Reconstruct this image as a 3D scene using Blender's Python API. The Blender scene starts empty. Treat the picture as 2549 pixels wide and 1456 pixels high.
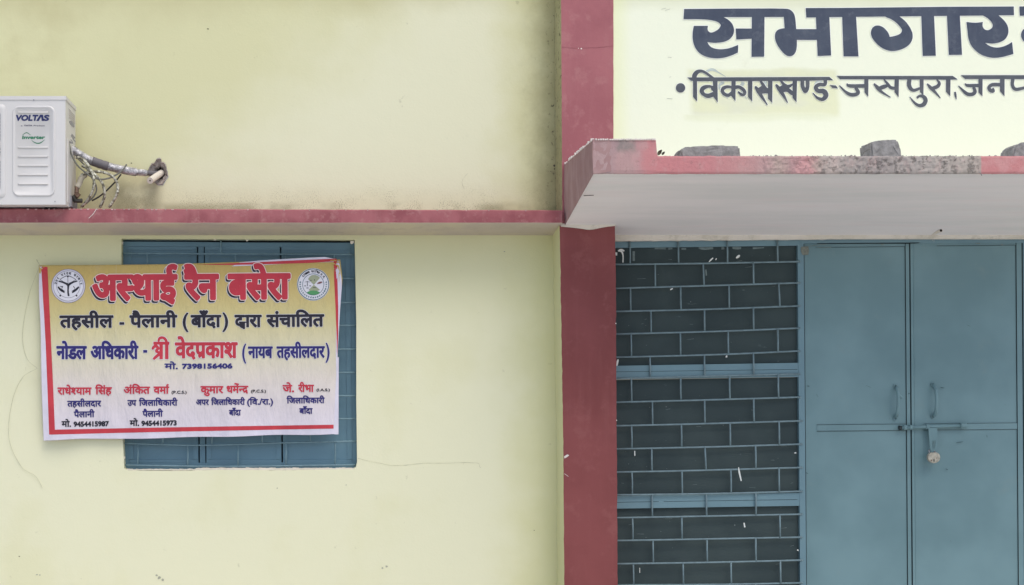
import bpy, bmesh, math, random
import numpy as np
from mathutils import Vector, noise
from mathutils.geometry import delaunay_2d_cdt
random.seed(11)
sc = bpy.context.scene
R = math.radians
# ---------------------------------------------------------------- camera
F = 3300.0; CX = 800.0; CZ = 930.0; D = 7.5; EYE = 1.55
cam = bpy.data.cameras.new('camera'); camo = bpy.data.objects.new('camera', cam)
sc.collection.objects.link(camo); sc.camera = camo
camo.location = (0, -D, EYE); camo.rotation_euler = (R(90), 0, 0)
cam.sensor_width = 36; cam.lens = 36 * F / 2549
cam.shift_x = (1274.5 - CX) / 2549; cam.shift_y = (CZ - 728) / 2549
cam.clip_start = .1; cam.clip_end = 1000
# ---------------------------------------------------------------- light
SUN_EL, SUN_AZ = 60, 24          # azimuth: degrees to the right of straight behind the viewer
w = bpy.data.worlds.new('World'); sc.world = w; w.use_nodes = True
nt = w.node_tree; bg = nt.nodes['Background']; sky = nt.nodes.new('ShaderNodeTexSky')
sky.sky_type = 'NISHITA'; sky.sun_disc = False; sky.sun_elevation = R(SUN_EL)
sky.sun_rotation = R(180 - SUN_AZ)
sky.air_density = 1.0; sky.dust_density = 2.5; sky.ozone_density = 1.0
nt.links.new(sky.outputs[0], bg.inputs[0]); bg.inputs[1].default_value = .15
sl = bpy.data.lights.new('sun', 'SUN'); sl.energy = 1.1; sl.angle = R(40); sl.color = (1, .965, .89)
so = bpy.data.objects.new('sun', sl); sc.collection.objects.link(so)
sd = Vector((math.sin(R(SUN_AZ)) * math.cos(R(SUN_EL)), -math.cos(R(SUN_AZ)) * math.cos(R(SUN_EL)), math.sin(R(SUN_EL))))
so.rotation_euler = sd.to_track_quat('Z', 'Y').to_euler(); so.location = sd * 30
sc.view_settings.view_transform = 'Standard'; sc.view_settings.look = 'None'
sc.view_settings.gamma = 1; sc.view_settings.use_curve_mapping = False
sc.view_settings.exposure = 0.27
# ---------------------------------------------------------------- helpers
def lin(c):
    return tuple(((v / 255) / 12.92 if v / 255 <= .04045 else ((v / 255 + .055) / 1.055) ** 2.4) for v in c) + (1,)
def at(px, py, Y):
    k = (D + Y) / F
    return ((px - CX) * k, Y, EYE + (CZ - py) * k)
def lean(y): return (y - 930) * .0075

def tag(o, label=None, cat=None, group=None, kind=None):
    if label: o['label'] = label
    if cat: o['category'] = cat
    if group: o['group'] = group
    if kind: o['kind'] = kind
    return o
def empty(name, loc=(0, 0, 0)):
    o = bpy.data.objects.new(name, None); sc.collection.objects.link(o); o.location = loc
    o.empty_display_size = .1
    return o
def worldloc(o):
    v = Vector((0, 0, 0))
    while o: v += Vector(o.location); o = o.parent
    return v
def link(name, me, mat, parent=None, smooth=False, loc=None):
    o = bpy.data.objects.new(name, me); sc.collection.objects.link(o)
    if parent:
        o.parent = parent
        off = worldloc(parent)
        if off.length > 0 and loc is None:
            for v in me.vertices: v.co -= off
    if mat and not me.materials: me.materials.append(mat)
    if smooth:
        for p in me.polygons: p.use_smooth = True
    return o
def mk(name, bm, mat, parent=None, smooth=False, bev=0, seg=1):
    if bev:
        bmesh.ops.bevel(bm, geom=[e for e in bm.edges if e.is_manifold and e.calc_face_angle(0) > .5], offset=bev, segments=seg, affect='EDGES', profile=.6)
    bmesh.ops.recalc_face_normals(bm, faces=bm.faces)
    me = bpy.data.meshes.new(name); bm.to_mesh(me); bm.free()
    return link(name, me, mat, parent, smooth)
def bx(bm, x0, x1, y0, y1, z0, z1):
    v = [bm.verts.new((x, y, z)) for x in (x0, x1) for y in (y0, y1) for z in (z0, z1)]
    for f in ((0, 1, 3, 2), (4, 6, 7, 5), (0, 4, 5, 1), (2, 3, 7, 6), (0, 2, 6, 4), (1, 5, 7, 3)):
        bm.faces.new([v[i] for i in f])
def prism(bm, poly, Yf, Yb):
    """polygon given as image points on the plane Y=Yf, extruded straight back to Yb"""
    a = [Vector(at(x, y, Yf)) for x, y in poly]
    f = [bm.verts.new(p) for p in a]; b = [bm.verts.new((p.x, Yb, p.z)) for p in a]
    n = len(f)
    bm.faces.new(f); bm.faces.new(b[::-1])
    for i in range(n): bm.faces.new((f[i], b[i], b[(i + 1) % n], f[(i + 1) % n]))
def bar(bm, p, q, wd, Yf, Yb):
    d = Vector((q[0] - p[0], q[1] - p[1])).normalized(); n = Vector((-d.y, d.x)) * wd / 2
    prism(bm, [(p[0] + n.x, p[1] + n.y), (q[0] + n.x, q[1] + n.y), (q[0] - n.x, q[1] - n.y), (p[0] - n.x, p[1] - n.y)], Yf, Yb)
def tube(bm, pts, r, n=8, cap=True):
    pts = [Vector(p) for p in pts]
    rings = []
    up = Vector((0, 1, .01))
    for i, p in enumerate(pts):
        t = (pts[min(i + 1, len(pts) - 1)] - pts[max(i - 1, 0)]).normalized()
        a = t.cross(up)
        if a.length < .05: a = t.cross(Vector((1, 0, 0)))
        a.normalize(); b = t.cross(a).normalized()
        rr = r[i] if isinstance(r, (list, tuple)) else r
        rings.append([bm.verts.new(p + (a * math.cos(2 * math.pi * k / n) + b * math.sin(2 * math.pi * k / n)) * rr) for k in range(n)])
    for i in range(len(rings) - 1):
        for k in range(n):
            bm.faces.new((rings[i][k], rings[i][(k + 1) % n], rings[i + 1][(k + 1) % n], rings[i + 1][k]))
    if cap: bm.faces.new(rings[0][::-1]); bm.faces.new(rings[-1])
def catmull(pts, s=6):
    pts = [Vector(p) for p in pts]; P = [pts[0] * 2 - pts[1]] + pts + [pts[-1] * 2 - pts[-2]]
    out = []
    for i in range(1, len(P) - 2):
        for k in range(s):
            t = k / s
            out.append(.5 * ((2 * P[i]) + (-P[i - 1] + P[i + 1]) * t + (2 * P[i - 1] - 5 * P[i] + 4 * P[i + 1] - P[i + 2]) * t * t + (-P[i - 1] + 3 * P[i] - 3 * P[i + 1] + P[i + 2]) * t ** 3))
    out.append(pts[-1]); return out

# ---------------------------------------------------------------- materials
class NB:
    def __init__(s, name, rough=.85, spec=.3):
        s.m = bpy.data.materials.new(name); s.m.use_nodes = True; s.t = s.m.node_tree
        s.b = s.t.nodes['Principled BSDF']; s.b.inputs['Roughness'].default_value = rough
        s.b.inputs['Specular IOR Level'].default_value = spec
        g = s.t.nodes.new('ShaderNodeNewGeometry'); s.pos = g.outputs['Position']
        sp = s.t.nodes.new('ShaderNodeSeparateXYZ'); s.t.links.new(s.pos, sp.inputs[0])
        s.x, s.y, s.z = sp.outputs
    def _in(s, sock, v):
        if isinstance(v, (int, float)): sock.default_value = v
        elif isinstance(v, tuple): sock.default_value = v
        else: s.t.links.new(v, sock)
    def math(s, op, a, b=0.0):
        n = s.t.nodes.new('ShaderNodeMath'); n.operation = op; s._in(n.inputs[0], a); s._in(n.inputs[1], b); return n.outputs[0]
    def noise(s, scale, detail=4, rough=.55, stretch=(1, 1, 1), off=0):
        mp = s.t.nodes.new('ShaderNodeMapping'); mp.inputs['Scale'].default_value = stretch; mp.inputs['Location'].default_value = (off, off * .7, off * .3)
        s.t.links.new(s.pos, mp.inputs[0])
        n = s.t.nodes.new('ShaderNodeTexNoise'); n.inputs['Scale'].default_value = scale; n.inputs['Detail'].default_value = detail; n.inputs['Roughness'].default_value = rough
        s.t.links.new(mp.outputs[0], n.inputs['Vector']); return n.outputs['Fac']
    def ss(s, v, a, b, lo=0.0, hi=1.0):
        n = s.t.nodes.new('ShaderNodeMapRange'); n.interpolation_type = 'SMOOTHSTEP'
        s._in(n.inputs[0], v); n.inputs[1].default_value = a; n.inputs[2].default_value = b; n.inputs[3].default_value = lo; n.inputs[4].default_value = hi
        if a > b:
            n.inputs[1].default_value = b; n.inputs[2].default_value = a; n.inputs[3].default_value = hi; n.inputs[4].default_value = lo
        return n.outputs[0]
    def mul(s, *a):
        r = a[0]
        for v in a[1:]: r = s.math('MULTIPLY', r, v)
        return r
    def mix(s, f, a, b):
        n = s.t.nodes.new('ShaderNodeMix'); n.data_type = 'RGBA'; s._in(n.inputs[0], f); s._in(n.inputs[6], a); s._in(n.inputs[7], b); return n.outputs[2]
    def col(s, c): s._in(s.b.inputs['Base Color'], c); return s
    def bump(s, h, strength=.3, dist=.01):
        n = s.t.nodes.new('ShaderNodeBump'); n.inputs['Strength'].default_value = strength; n.inputs['Distance'].default_value = dist
        s._in(n.inputs['Height'], h); s.t.links.new(n.outputs[0], s.b.inputs['Normal']); return s
    def uv(s, Y):
        k = (D + Y) / F
        u = s.math('ADD', s.math('MULTIPLY', s.x, 1 / k), CX)
        v = s.math('SUBTRACT', CZ + EYE / k, s.math('MULTIPLY', s.z, 1 / k))
        return u, v
def simple(name, c, rough=.8, var=.12, scale=20, bump=.15, metal=0, bs=150, spec=.3, dist=.002):
    n = NB(name, rough, spec); a = lin(c); b = tuple(v * (1 - var * 1.6) for v in a[:3]) + (1,)
    n.col(n.mix(n.ss(n.noise(scale), .3, .75), a, b)); n.b.inputs['Metallic'].default_value = metal
    if bump: n.bump(n.noise(bs, 3), bump, dist)
    return n.m

def plaster_bump(n, s=1.0):
    h = n.math('ADD', n.math('MULTIPLY', n.noise(90, 5), .55), n.math('MULTIPLY', n.noise(14, 3), 1.2))
    n.bump(h, .35 * s, .004)

# left wall
n = NB('yellow_limewash', .9, .2); u, v = n.uv(0)
big = n.noise(1.6, 4); med = n.noise(5, 5); fine = n.noise(60, 4); sp = n.noise(170, 3, .7)
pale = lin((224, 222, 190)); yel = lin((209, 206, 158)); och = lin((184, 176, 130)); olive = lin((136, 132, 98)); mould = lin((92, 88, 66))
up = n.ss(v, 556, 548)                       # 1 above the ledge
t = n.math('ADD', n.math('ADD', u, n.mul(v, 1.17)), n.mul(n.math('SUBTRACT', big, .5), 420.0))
c = n.mix(n.mul(up, n.ss(n.math('ADD', t, n.mul(n.math('SUBTRACT', med, .5), 260.0)), 1240, 720), .75), pale, yel)  # pale middle against yellow staining, partly uneven brightness put into the colour
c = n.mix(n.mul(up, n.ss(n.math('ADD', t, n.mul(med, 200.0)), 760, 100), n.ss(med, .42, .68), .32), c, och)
# top strip: algae staining, with some exposure tone painted in
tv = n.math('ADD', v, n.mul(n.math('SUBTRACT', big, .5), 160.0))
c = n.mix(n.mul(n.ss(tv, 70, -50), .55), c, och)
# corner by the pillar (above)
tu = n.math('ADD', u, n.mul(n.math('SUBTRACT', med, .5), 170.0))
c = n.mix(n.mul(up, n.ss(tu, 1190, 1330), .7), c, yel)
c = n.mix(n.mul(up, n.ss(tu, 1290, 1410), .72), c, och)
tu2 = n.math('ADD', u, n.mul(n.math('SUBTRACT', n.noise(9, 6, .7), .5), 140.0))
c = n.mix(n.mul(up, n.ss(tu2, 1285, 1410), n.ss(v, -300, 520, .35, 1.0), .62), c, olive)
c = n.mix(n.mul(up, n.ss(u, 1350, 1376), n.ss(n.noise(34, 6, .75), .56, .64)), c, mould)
# mouldy splash zone above the ledge
zone = n.mul(up, n.ss(n.math('ADD', v, n.mul(med, 60.0)), 480, 545))
c = n.mix(n.mul(zone, .2), c, yel)
c = n.mix(n.mul(zone, n.ss(sp, .54, .61), n.ss(n.noise(7, 3), .35, .6), .85), c, olive)
c = n.mix(n.mul(up, n.ss(v, 497, 519), n.ss(u, 250, 330), n.ss(n.noise(4, 3, off=3), .42, .6), .55), c, olive)
# dirt below the pipe hole
c = n.mix(n.mul(up, n.ss(u, 260, 300), n.ss(u, 420, 380), n.ss(v, 415, 480), n.ss(med, .38, .6), .5), c, olive)
# lower wall: shade's yellower tone painted in under the ledge and next to the pillar
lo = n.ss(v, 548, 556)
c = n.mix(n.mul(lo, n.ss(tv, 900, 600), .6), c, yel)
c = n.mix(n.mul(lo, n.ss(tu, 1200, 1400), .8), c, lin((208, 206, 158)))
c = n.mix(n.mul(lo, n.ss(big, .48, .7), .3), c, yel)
c = n.mix(n.mul(n.ss(n.noise(11, 6, .7, off=5), .66, .72), .25), c, olive)
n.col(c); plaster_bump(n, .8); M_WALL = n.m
# sign wall
n = NB('cream_limewash', .9, .2); u, v = n.uv(-.215)
med = n.noise(4, 5); big = n.noise(1.4, 3)
c = n.mix(n.mul(n.ss(n.math('ADD', v, n.mul(n.math('SUBTRACT', big, .5), 60.0)), 40, -10), .45), lin((240, 243, 218)), lin((205, 205, 165)))
c = n.mix(n.mul(n.ss(u, 1580, 1528), .5), c, lin((232, 236, 178)))
us = n.math('ADD', u, n.mul(n.math('SUBTRACT', n.noise(7, 3), .5), 22.0)); vs = n.math('ADD', v, n.mul(n.math('SUBTRACT', n.noise(3, 4, off=2), .5), 30.0))
skew = n.math('SUBTRACT', us, n.mul(v, .06))
box = n.mul(n.ss(skew, 1693, 1714), n.ss(skew, 2082, 2062))
patch = n.mul(box, n.ss(vs, 166, 180), n.ss(vs, 298, 278))
c = n.mix(n.mul(patch, .8), c, n.mix(n.ss(n.noise(2, 3, stretch=(1, 1, 3)), .4, .6), lin((220, 222, 194)), lin((226, 228, 188))))
patch2 = n.mul(n.ss(us, 1695, 1715), n.ss(us, 2095, 2040), n.ss(vs, 285, 290), n.ss(vs, 308, 296))
c = n.mix(n.mul(patch2, .4), c, lin((224, 228, 190)))
c = n.mix(n.mul(n.ss(n.noise(8, 6, .7), .6, .8), .2), c, lin((205, 205, 170)))
n.col(c); plaster_bump(n, .7); M_SIGN = n.m

def paint_mat(name, c0, c1, c2, sc1=3, b=1.0, rough=.75):
    n = NB(name, rough, .3)
    c = n.mix(n.ss(n.noise(sc1, 5), .38, .62), lin(c0), lin(c1))
    c = n.mix(n.mul(n.ss(n.noise(sc1 * 3.3, 6, .7, off=2), .52, .66), .55), c, lin(c2))
    c = n.mix(n.mul(n.ss(n.noise(3.2, 4, .6, stretch=(6, 1, .6), off=7), .5, .75), .25), c, lin(c2))
    n.col(c); plaster_bump(n, b); return n.m
M_PILU = paint_mat('faded_rose_paint', (168, 104, 108), (156, 94, 99), (176, 120, 120), 2.4)
M_PILL = paint_mat('maroon_paint', (134, 72, 71), (124, 64, 63), (144, 86, 83), 1.8, .6, .65)
M_LEDGE = paint_mat('ledge_rose_paint', (162, 98, 102), (142, 80, 85), (174, 124, 122), 6)
# canopy fascia: paint flaking to cement
n = NB('flaking_fascia_paint', .92, .2); u, v = n.uv(-.99)
ud = n.math('ADD', u, n.mul(n.math('SUBTRACT', n.noise(13, 6, .7), .5), 60.0))
cr = n.t.nodes.new('ShaderNodeValToRGB'); n.t.links.new(n.math('DIVIDE', n.math('SUBTRACT', ud, 1400.0), 1200.0), cr.inputs[0])
stops = [(1400, (164, 128, 128)), (1500, (178, 151, 149)), (1528, (172, 145, 145)), (1542, (142, 133, 129)), (1572, (147, 138, 133)), (1584, (188, 146, 146)), (1612, (201, 136, 137)), (1642, (201, 130, 132)), (1760, (199, 132, 134)), (1850, (195, 145, 143)), (1905, (185, 153, 150)), (1935, (180, 161, 151)), (1965, (183, 151, 148)), (1992, (203, 156, 155)), (2012, (203, 154, 153)), (2035, (186, 165, 155)), (2052, (180, 170, 161)), (2075, (200, 186, 176)), (2105, (166, 161, 154)), (2190, (159, 154, 149)), (2300, (175, 170, 162)), (2425, (180, 173, 162))]
el = cr.color_ramp.elements
el[0].position = 0; el[0].color = lin(stops[0][1]); el[1].position = 1; el[1].color = lin((206, 140, 138))
for a, cc in stops[1:]:
    e = el.new((a - 1400) / 1200); e.color = lin(cc)
c = cr.outputs[0]
c = n.mix(n.mul(n.ss(u, 1520, 1540), n.ss(u, 1600, 1580), n.ss(n.math('ADD', v, n.mul(n.noise(12, 4), 40.0)), 388, 408), .75), c, lin((196, 156, 154)))
c = n.mix(n.ss(u, 2441, 2444), c, n.mix(n.ss(n.noise(16, 4), .4, .6), lin((202, 134, 134)), lin((208, 150, 148))))
c = n.mix(n.mul(n.ss(n.noise(22, 6, .7, stretch=(1, 1, .5)), .52, .66), .35), c, lin((196, 168, 162)))
crust = n.mul(n.ss(n.noise(30, 7, .75), .53, .6), n.ss(ud, 1925, 2060), n.ss(u, 2442, 2438))
c = n.mix(.16, c, lin((166, 134, 126)))
c = n.mix(n.mul(crust, .55), c, lin((104, 100, 96)))
bl = n.mul(n.ss(n.noise(26, 6, .75, off=4), .58, .66), .35)
c = n.mix(bl, c, lin((130, 100, 98)))
n.col(c); n.bump(n.math('ADD', n.noise(45, 7, .7), n.mul(crust, -1.0)), .7, .006); M_FASC = n.m
n = NB('canopy_side_paint', .9, .2)
c = n.mix(n.ss(n.noise(3, 6, .65, stretch=(1, 3.5, 1.2)), .35, .7), lin((160, 126, 124)), lin((176, 148, 144)))
n.col(c); plaster_bump(n, 1.2); M_CSIDE = n.m
n = NB('brushed_soffit_whitewash', .9, .2)
c = n.mix(n.ss(n.noise(2.2, 5, .6, stretch=(.35, 3, 1)), .35, .7), lin((234, 228, 224)), lin((222, 219, 214)))
c = n.mix(n.mul(n.ss(n.noise(9, 5, .6, stretch=(.2, 2, 1), off=4), .5, .7), .4), c, lin((232, 220, 216)))
n.col(c); plaster_bump(n, .5); M_SOFF = n.m
M_CREAM = paint_mat('cream_plaster', (222, 214, 200), (212, 204, 188), (190, 182, 165), 5)
# ledge soffit
M_LSOFF = paint_mat('ledge_soffit_whitewash', (196, 184, 160), (186, 174, 160), (176, 164, 150), 3, .6)
def blue(name, c0, c1, c2):
    n = NB(name, .42, .4)
    c = n.mix(n.ss(n.noise(1.3, 4), .38, .64), lin(c0), lin(c1))
    c = n.mix(n.mul(n.ss(n.noise(5, 6, .7, off=3), .58, .75), .4), c, lin(c2))
    c = n.mix(n.mul(n.ss(n.noise(38, 5, .75, off=6), .68, .74), .5), c, lin((70, 90, 96)))
    n.col(c); n.bump(n.math('ADD', n.mul(n.noise(2.5, 2), 2.0), n.mul(n.noise(200, 2), .08)), .25, .01); return n.m
M_DOOR = blue('blue_grey_door_enamel', (116, 146, 151), (102, 132, 137), (122, 142, 141))
M_BLUE = blue('blue_grey_frame_enamel', (112, 143, 152), (104, 134, 144), (120, 144, 150))
M_GBAR = simple('grille_enamel', (124, 146, 152), .5, .15, 30, .1)
M_WBAR = simple('window_grille_enamel', (122, 150, 160), .5, .15, 30, .1)
M_SHUT = blue('shutter_enamel', (98, 132, 148), (90, 122, 138), (106, 136, 148))
M_GAP = simple('dark_gap', (14, 18, 20), .9, .1, 10, 0)
n = NB('dusty_dark_screen', .75, .25)
c = n.mix(n.ss(n.noise(2.5, 4), .4, .6), lin((64, 76, 76)), lin((57, 69, 70)))
c = n.mix(n.mul(n.ss(n.noise(14, 6, .75, stretch=(.5, 1, 2)), .64, .72), .35), c, lin((110, 124, 124)))
c = n.mix(n.mul(n.ss(n.noise(60, 2, .5, off=3), .74, .78), .6), c, lin((150, 160, 158)))
n.col(c); n.bump(n.noise(400, 2), .2, .001); M_SCREEN = n.m
M_NAVY = paint_mat('navy_sign_paint', (76, 84, 98), (66, 74, 90), (96, 102, 112), 5, .5, .6)
M_NAVY2 = paint_mat('grey_sign_paint', (88, 92, 98), (80, 84, 92), (104, 106, 110), 5, .5, .6)
M_HALO = simple('pale_outline_paint', (246, 248, 236), .9, .03, 10, .1)
M_CEM = simple('raw_cement', (178, 168, 160), .95, .3, 25, 1.0, bs=60, dist=.01)
M_BLOCK = simple('weathered_concrete', (160, 157, 154), .95, .25, 30, .6, bs=70, dist=.006)
M_WHITE = simple('white_splash', (225, 228, 222), .7, .05, 30, 0)
M_SMUD = simple('grey_smudge', (128, 142, 140), .8, .2, 60, 0)
M_CHIP = simple('white_plaster_chip', (232, 222, 214), .9, .1, 60, .3)
M_CRACK = simple('hairline_crack', (198, 196, 164), .95, .3, 30, 0)
M_DIRT = simple('dirt', (88, 84, 70), .95, .3, 50, .5)
M_DIRTP = simple('pale_dirt', (176, 176, 156), .95, .2, 50, 0)
# ---------------------------------------------------------------- 2-D outlines to meshes
def smooth_poly(p, ang=52, it=2):
    for _ in range(it):
        out = []; n_ = len(p)
        for i in range(n_):
            a, b, c = Vector(p[i - 1]), Vector(p[i]), Vector(p[(i + 1) % n_])
            d1, d2 = b - a, c - b
            if d1.length < 1e-6 or d2.length < 1e-6: continue
            if math.degrees(d1.angle(d2)) < ang and math.degrees(d1.angle(d2)) > 3:
                out += [tuple(b - d1 * .25), tuple(b + d2 * .25)]
            else: out.append(tuple(b))
        p = out
    return p
def circ(cx, cy, r, n=24, ry=None):
    ry = ry or r
    return [(cx + r * math.cos(2 * math.pi * k / n), cy + ry * math.sin(2 * math.pi * k / n)) for k in range(n)]
def stroke(pts, n=5):
    """variable-width brush stroke -> list of convex polygons"""
    P = catmull([(a, b, c) for a, b, c in pts], n) if len(pts) > 2 else [Vector(p) for p in pts]
    out = []
    for i in range(len(P) - 1):
        a, b = P[i], P[i + 1]; d = Vector((b.x - a.x, b.y - a.y))
        if d.length < 1e-5: continue
        d.normalize(); nn = Vector((-d.y, d.x)); ra, rb = max(a.z, 1e-3) / 2, max(b.z, 1e-3) / 2
        out.append([(a.x + nn.x * ra, a.y + nn.y * ra), (b.x + nn.x * rb, b.y + nn.y * rb), (b.x - nn.x * rb, b.y - nn.y * rb), (a.x - nn.x * ra, a.y - nn.y * ra)])
    for p in P[1:-1]: out.append(circ(p.x, p.y, max(p.z, .01) / 2 * .98, 8))
    return out
def ringp(cx, cy, r, wd, a0=0, a1=360, n=32):
    return [[(cx + rr * math.cos(R(a0 + (a1 - a0) * t / n)), cy + rr * math.sin(R(a0 + (a1 - a0) * t / n))) for rr, t in ((r - wd / 2, k), (r + wd / 2, k), (r + wd / 2, k + 1), (r - wd / 2, k + 1))] for k in range(n)]
class Ink:
    """flat lettering: convex pieces in image points plus the pen radius that thickens them"""
    def __init__(s, tris, bold=0.0): s.t = tris; s.b = bold
def fatten(items, r):
    if items and not isinstance(items[0], Ink): items = [Ink(items, 0.0)]
    return [Ink(i.t, i.b + r) for i in items]
def shift(items, dx, dy): return [Ink([[(x + dx, y + dy) for x, y in p] for p in i.t], i.b) for i in items]
def ink_mesh(ink, res, run):
    """signed distance on a fine grid, contoured: returns vertices and polygons (image points)"""
    r = ink.b; m = r + 2 * res
    P = [[(float(x), float(y)) for x, y in p] for p in ink.t if len(p) >= 3]
    x0 = min(q[0] for p in P for q in p) - m; x1 = max(q[0] for p in P for q in p) + m
    y0 = min(q[1] for p in P for q in p) - m; y1 = max(q[1] for p in P for q in p) + m
    nx, ny = int((x1 - x0) / res) + 2, int((y1 - y0) / res) + 2
    X = x0 + np.arange(nx) * res; Y = y0 + np.arange(ny) * res
    cap = r + 1.5 * res
    dist = np.full((ny, nx), cap); ins = np.zeros((ny, nx), bool)
    cnt = {}
    for p in P:
        ar = sum(p[i][0] * p[(i + 1) % len(p)][1] - p[(i + 1) % len(p)][0] * p[i][1] for i in range(len(p)))
        if ar < 0: p = p[::-1]
        px = [q[0] for q in p]; py = [q[1] for q in p]
        i0, i1 = max(int((min(px) - x0) / res), 0), int((max(px) - x0) / res) + 2; j0, j1 = max(int((min(py) - y0) / res), 0), int((max(py) - y0) / res) + 2
        gx, gy = np.meshgrid(X[i0:i1], Y[j0:j1])
        c = np.zeros(gx.shape, bool)
        for i in range(len(p)):
            (ax_, ay_), (bx_, by_) = p[i], p[(i + 1) % len(p)]
            if ay_ != by_: c ^= ((ay_ > gy) != (by_ > gy)) & (gx < (bx_ - ax_) * (gy - ay_) / (by_ - ay_) + ax_)
        ins[j0:j1, i0:i1] |= c
        for i in range(len(p)):
            A = (round(p[i][0], 3), round(p[i][1], 3)); Bq = (round(p[(i + 1) % len(p)][0], 3), round(p[(i + 1) % len(p)][1], 3))
            k = (A, Bq) if A < Bq else (Bq, A); cnt[k] = cnt.get(k, 0) + 1
    for (A, Bq), c_ in cnt.items():
        if c_ != 1: continue
        i0, i1 = max(int((min(A[0], Bq[0]) - cap - x0) / res), 0), int((max(A[0], Bq[0]) + cap - x0) / res) + 2
        j0, j1 = max(int((min(A[1], Bq[1]) - cap - y0) / res), 0), int((max(A[1], Bq[1]) + cap - y0) / res) + 2
        gx, gy = np.meshgrid(X[i0:i1], Y[j0:j1])
        dx, dy = Bq[0] - A[0], Bq[1] - A[1]; L2_ = dx * dx + dy * dy
        if L2_ < 1e-12: continue
        t = np.clip(((gx - A[0]) * dx + (gy - A[1]) * dy) / L2_, 0, 1)
        d = np.hypot(gx - A[0] - t * dx, gy - A[1] - t * dy)
        dist[j0:j1, i0:i1] = np.minimum(dist[j0:j1, i0:i1], d)
    f = np.where(ins, np.maximum(dist, .04 * res) + r, r - dist)
    pos = f > 0
    V, Fc, vid = [], [], {}
    def vtx(key, x, y):
        k = vid.get(key)
        if k is None: k = vid[key] = len(V); V.append((x, y))
        return k
    full = pos[:-1, :-1] & pos[1:, :-1] & pos[:-1, 1:] & pos[1:, 1:]
    part = (pos[:-1, :-1] | pos[1:, :-1] | pos[:-1, 1:] | pos[1:, 1:]) & ~full
    for j in range(ny - 1):
        i = 0; row = full[j]
        nz = np.flatnonzero(row)
        k = 0
        while k < len(nz):
            i = int(nz[k]); e = i
            while k + 1 < len(nz) and nz[k + 1] == e + 1 and e + 1 - i < run: k += 1; e += 1
            k += 1
            Fc.append([vtx((i, j), X[i], Y[j]), vtx((e + 1, j), X[e + 1], Y[j]), vtx((e + 1, j + 1), X[e + 1], Y[j + 1]), vtx((i, j + 1), X[i], Y[j + 1])])
    js, is_ = np.nonzero(part)
    for j, i in zip(js.tolist(), is_.tolist()):
        cs = ((i, j), (i + 1, j), (i + 1, j + 1), (i, j + 1)); q = []
        for a in range(4):
            c0, c1 = cs[a], cs[(a + 1) % 4]; f0, f1 = f[c0[1], c0[0]], f[c1[1], c1[0]]
            if f0 > 0: q.append(vtx(c0, X[c0[0]], Y[c0[1]]))
            if (f0 > 0) != (f1 > 0):
                t = f0 / (f0 - f1); k = (c0, c1) if c0 < c1 else (c1, c0)
                q.append(vtx(k, X[c0[0]] + (X[c1[0]] - X[c0[0]]) * t, Y[c0[1]] + (Y[c1[1]] - Y[c0[1]]) * t))
        if len(set(q)) >= 3: Fc.append(q)
    return V, Fc
def flat_ink(name, items, mapper, mat, parent, res=.5, run=12):
    VV, FF = [], []
    for it in items:
        V, Fc = ink_mesh(it, res, run); b = len(VV); VV += [mapper(x, y) for x, y in V]; FF += [[k + b for k in q] for q in Fc]
    me = bpy.data.meshes.new(name); me.from_pydata(VV, [], FF); me.update()
    if sum(p.normal.y * p.area for p in me.polygons) > 0: me.flip_normals()
    return link(name, me, mat, parent)
def union(polys):
    vs, fs = [], []
    for p in polys:
        if len(p) < 3: continue
        ar = sum(p[i][0] * p[(i + 1) % len(p)][1] - p[(i + 1) % len(p)][0] * p[i][1] for i in range(len(p)))
        if abs(ar) < 1e-7: continue
        if ar < 0: p = p[::-1]
        b = len(vs); vs += [Vector(q) for q in p]; fs.append(list(range(b, b + len(p))))
    r = delaunay_2d_cdt(vs, [], fs, 0, 1e-4, True)
    V, T, OF = r[0], r[2], r[5]
    return V, [t for t, o in zip(T, OF) if len(o)]
def flat(name, polys, mapper, mat, parent, cuts=None, kind=None, res=.5):
    if cuts and not isinstance(polys[0], Ink): polys = [Ink(polys, 0.0)]
    if isinstance(polys[0], Ink): return flat_ink(name, polys, mapper, mat, parent, res)
    V, T = union(polys)
    bm = bmesh.new(); bv = [bm.verts.new((v.x, v.y, 0)) for v in V]
    for t in T:
        try: bm.faces.new([bv[i] for i in t])
        except ValueError: pass
    bmesh.ops.delete(bm, geom=[v for v in bm.verts if not v.link_faces], context='VERTS')
    if cuts:
        x0 = min(v.co.x for v in bm.verts); x1 = max(v.co.x for v in bm.verts)
        y0 = min(v.co.y for v in bm.verts); y1 = max(v.co.y for v in bm.verts)
        for ax, lo_, hi_ in ((0, x0, x1), (1, y0, y1)):
            c_ = math.ceil(lo_ / cuts) * cuts
            while c_ < hi_:
                bmesh.ops.bisect_plane(bm, geom=bm.verts[:] + bm.edges[:] + bm.faces[:], plane_co=(c_, 0, 0) if ax == 0 else (0, c_, 0), plane_no=(1, 0, 0) if ax == 0 else (0, 1, 0), dist=1e-4)
                c_ += cuts
    for v_ in bm.verts: v_.co = Vector(mapper(v_.co.x, v_.co.y))
    me = bpy.data.meshes.new(name); bm.to_mesh(me); bm.free()
    # face the viewer
    s = sum(p.normal.y * p.area for p in me.polygons)
    if s > 0: me.flip_normals()
    o = link(name, me, mat, parent)
    if kind: o['kind'] = kind
    return o

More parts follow.
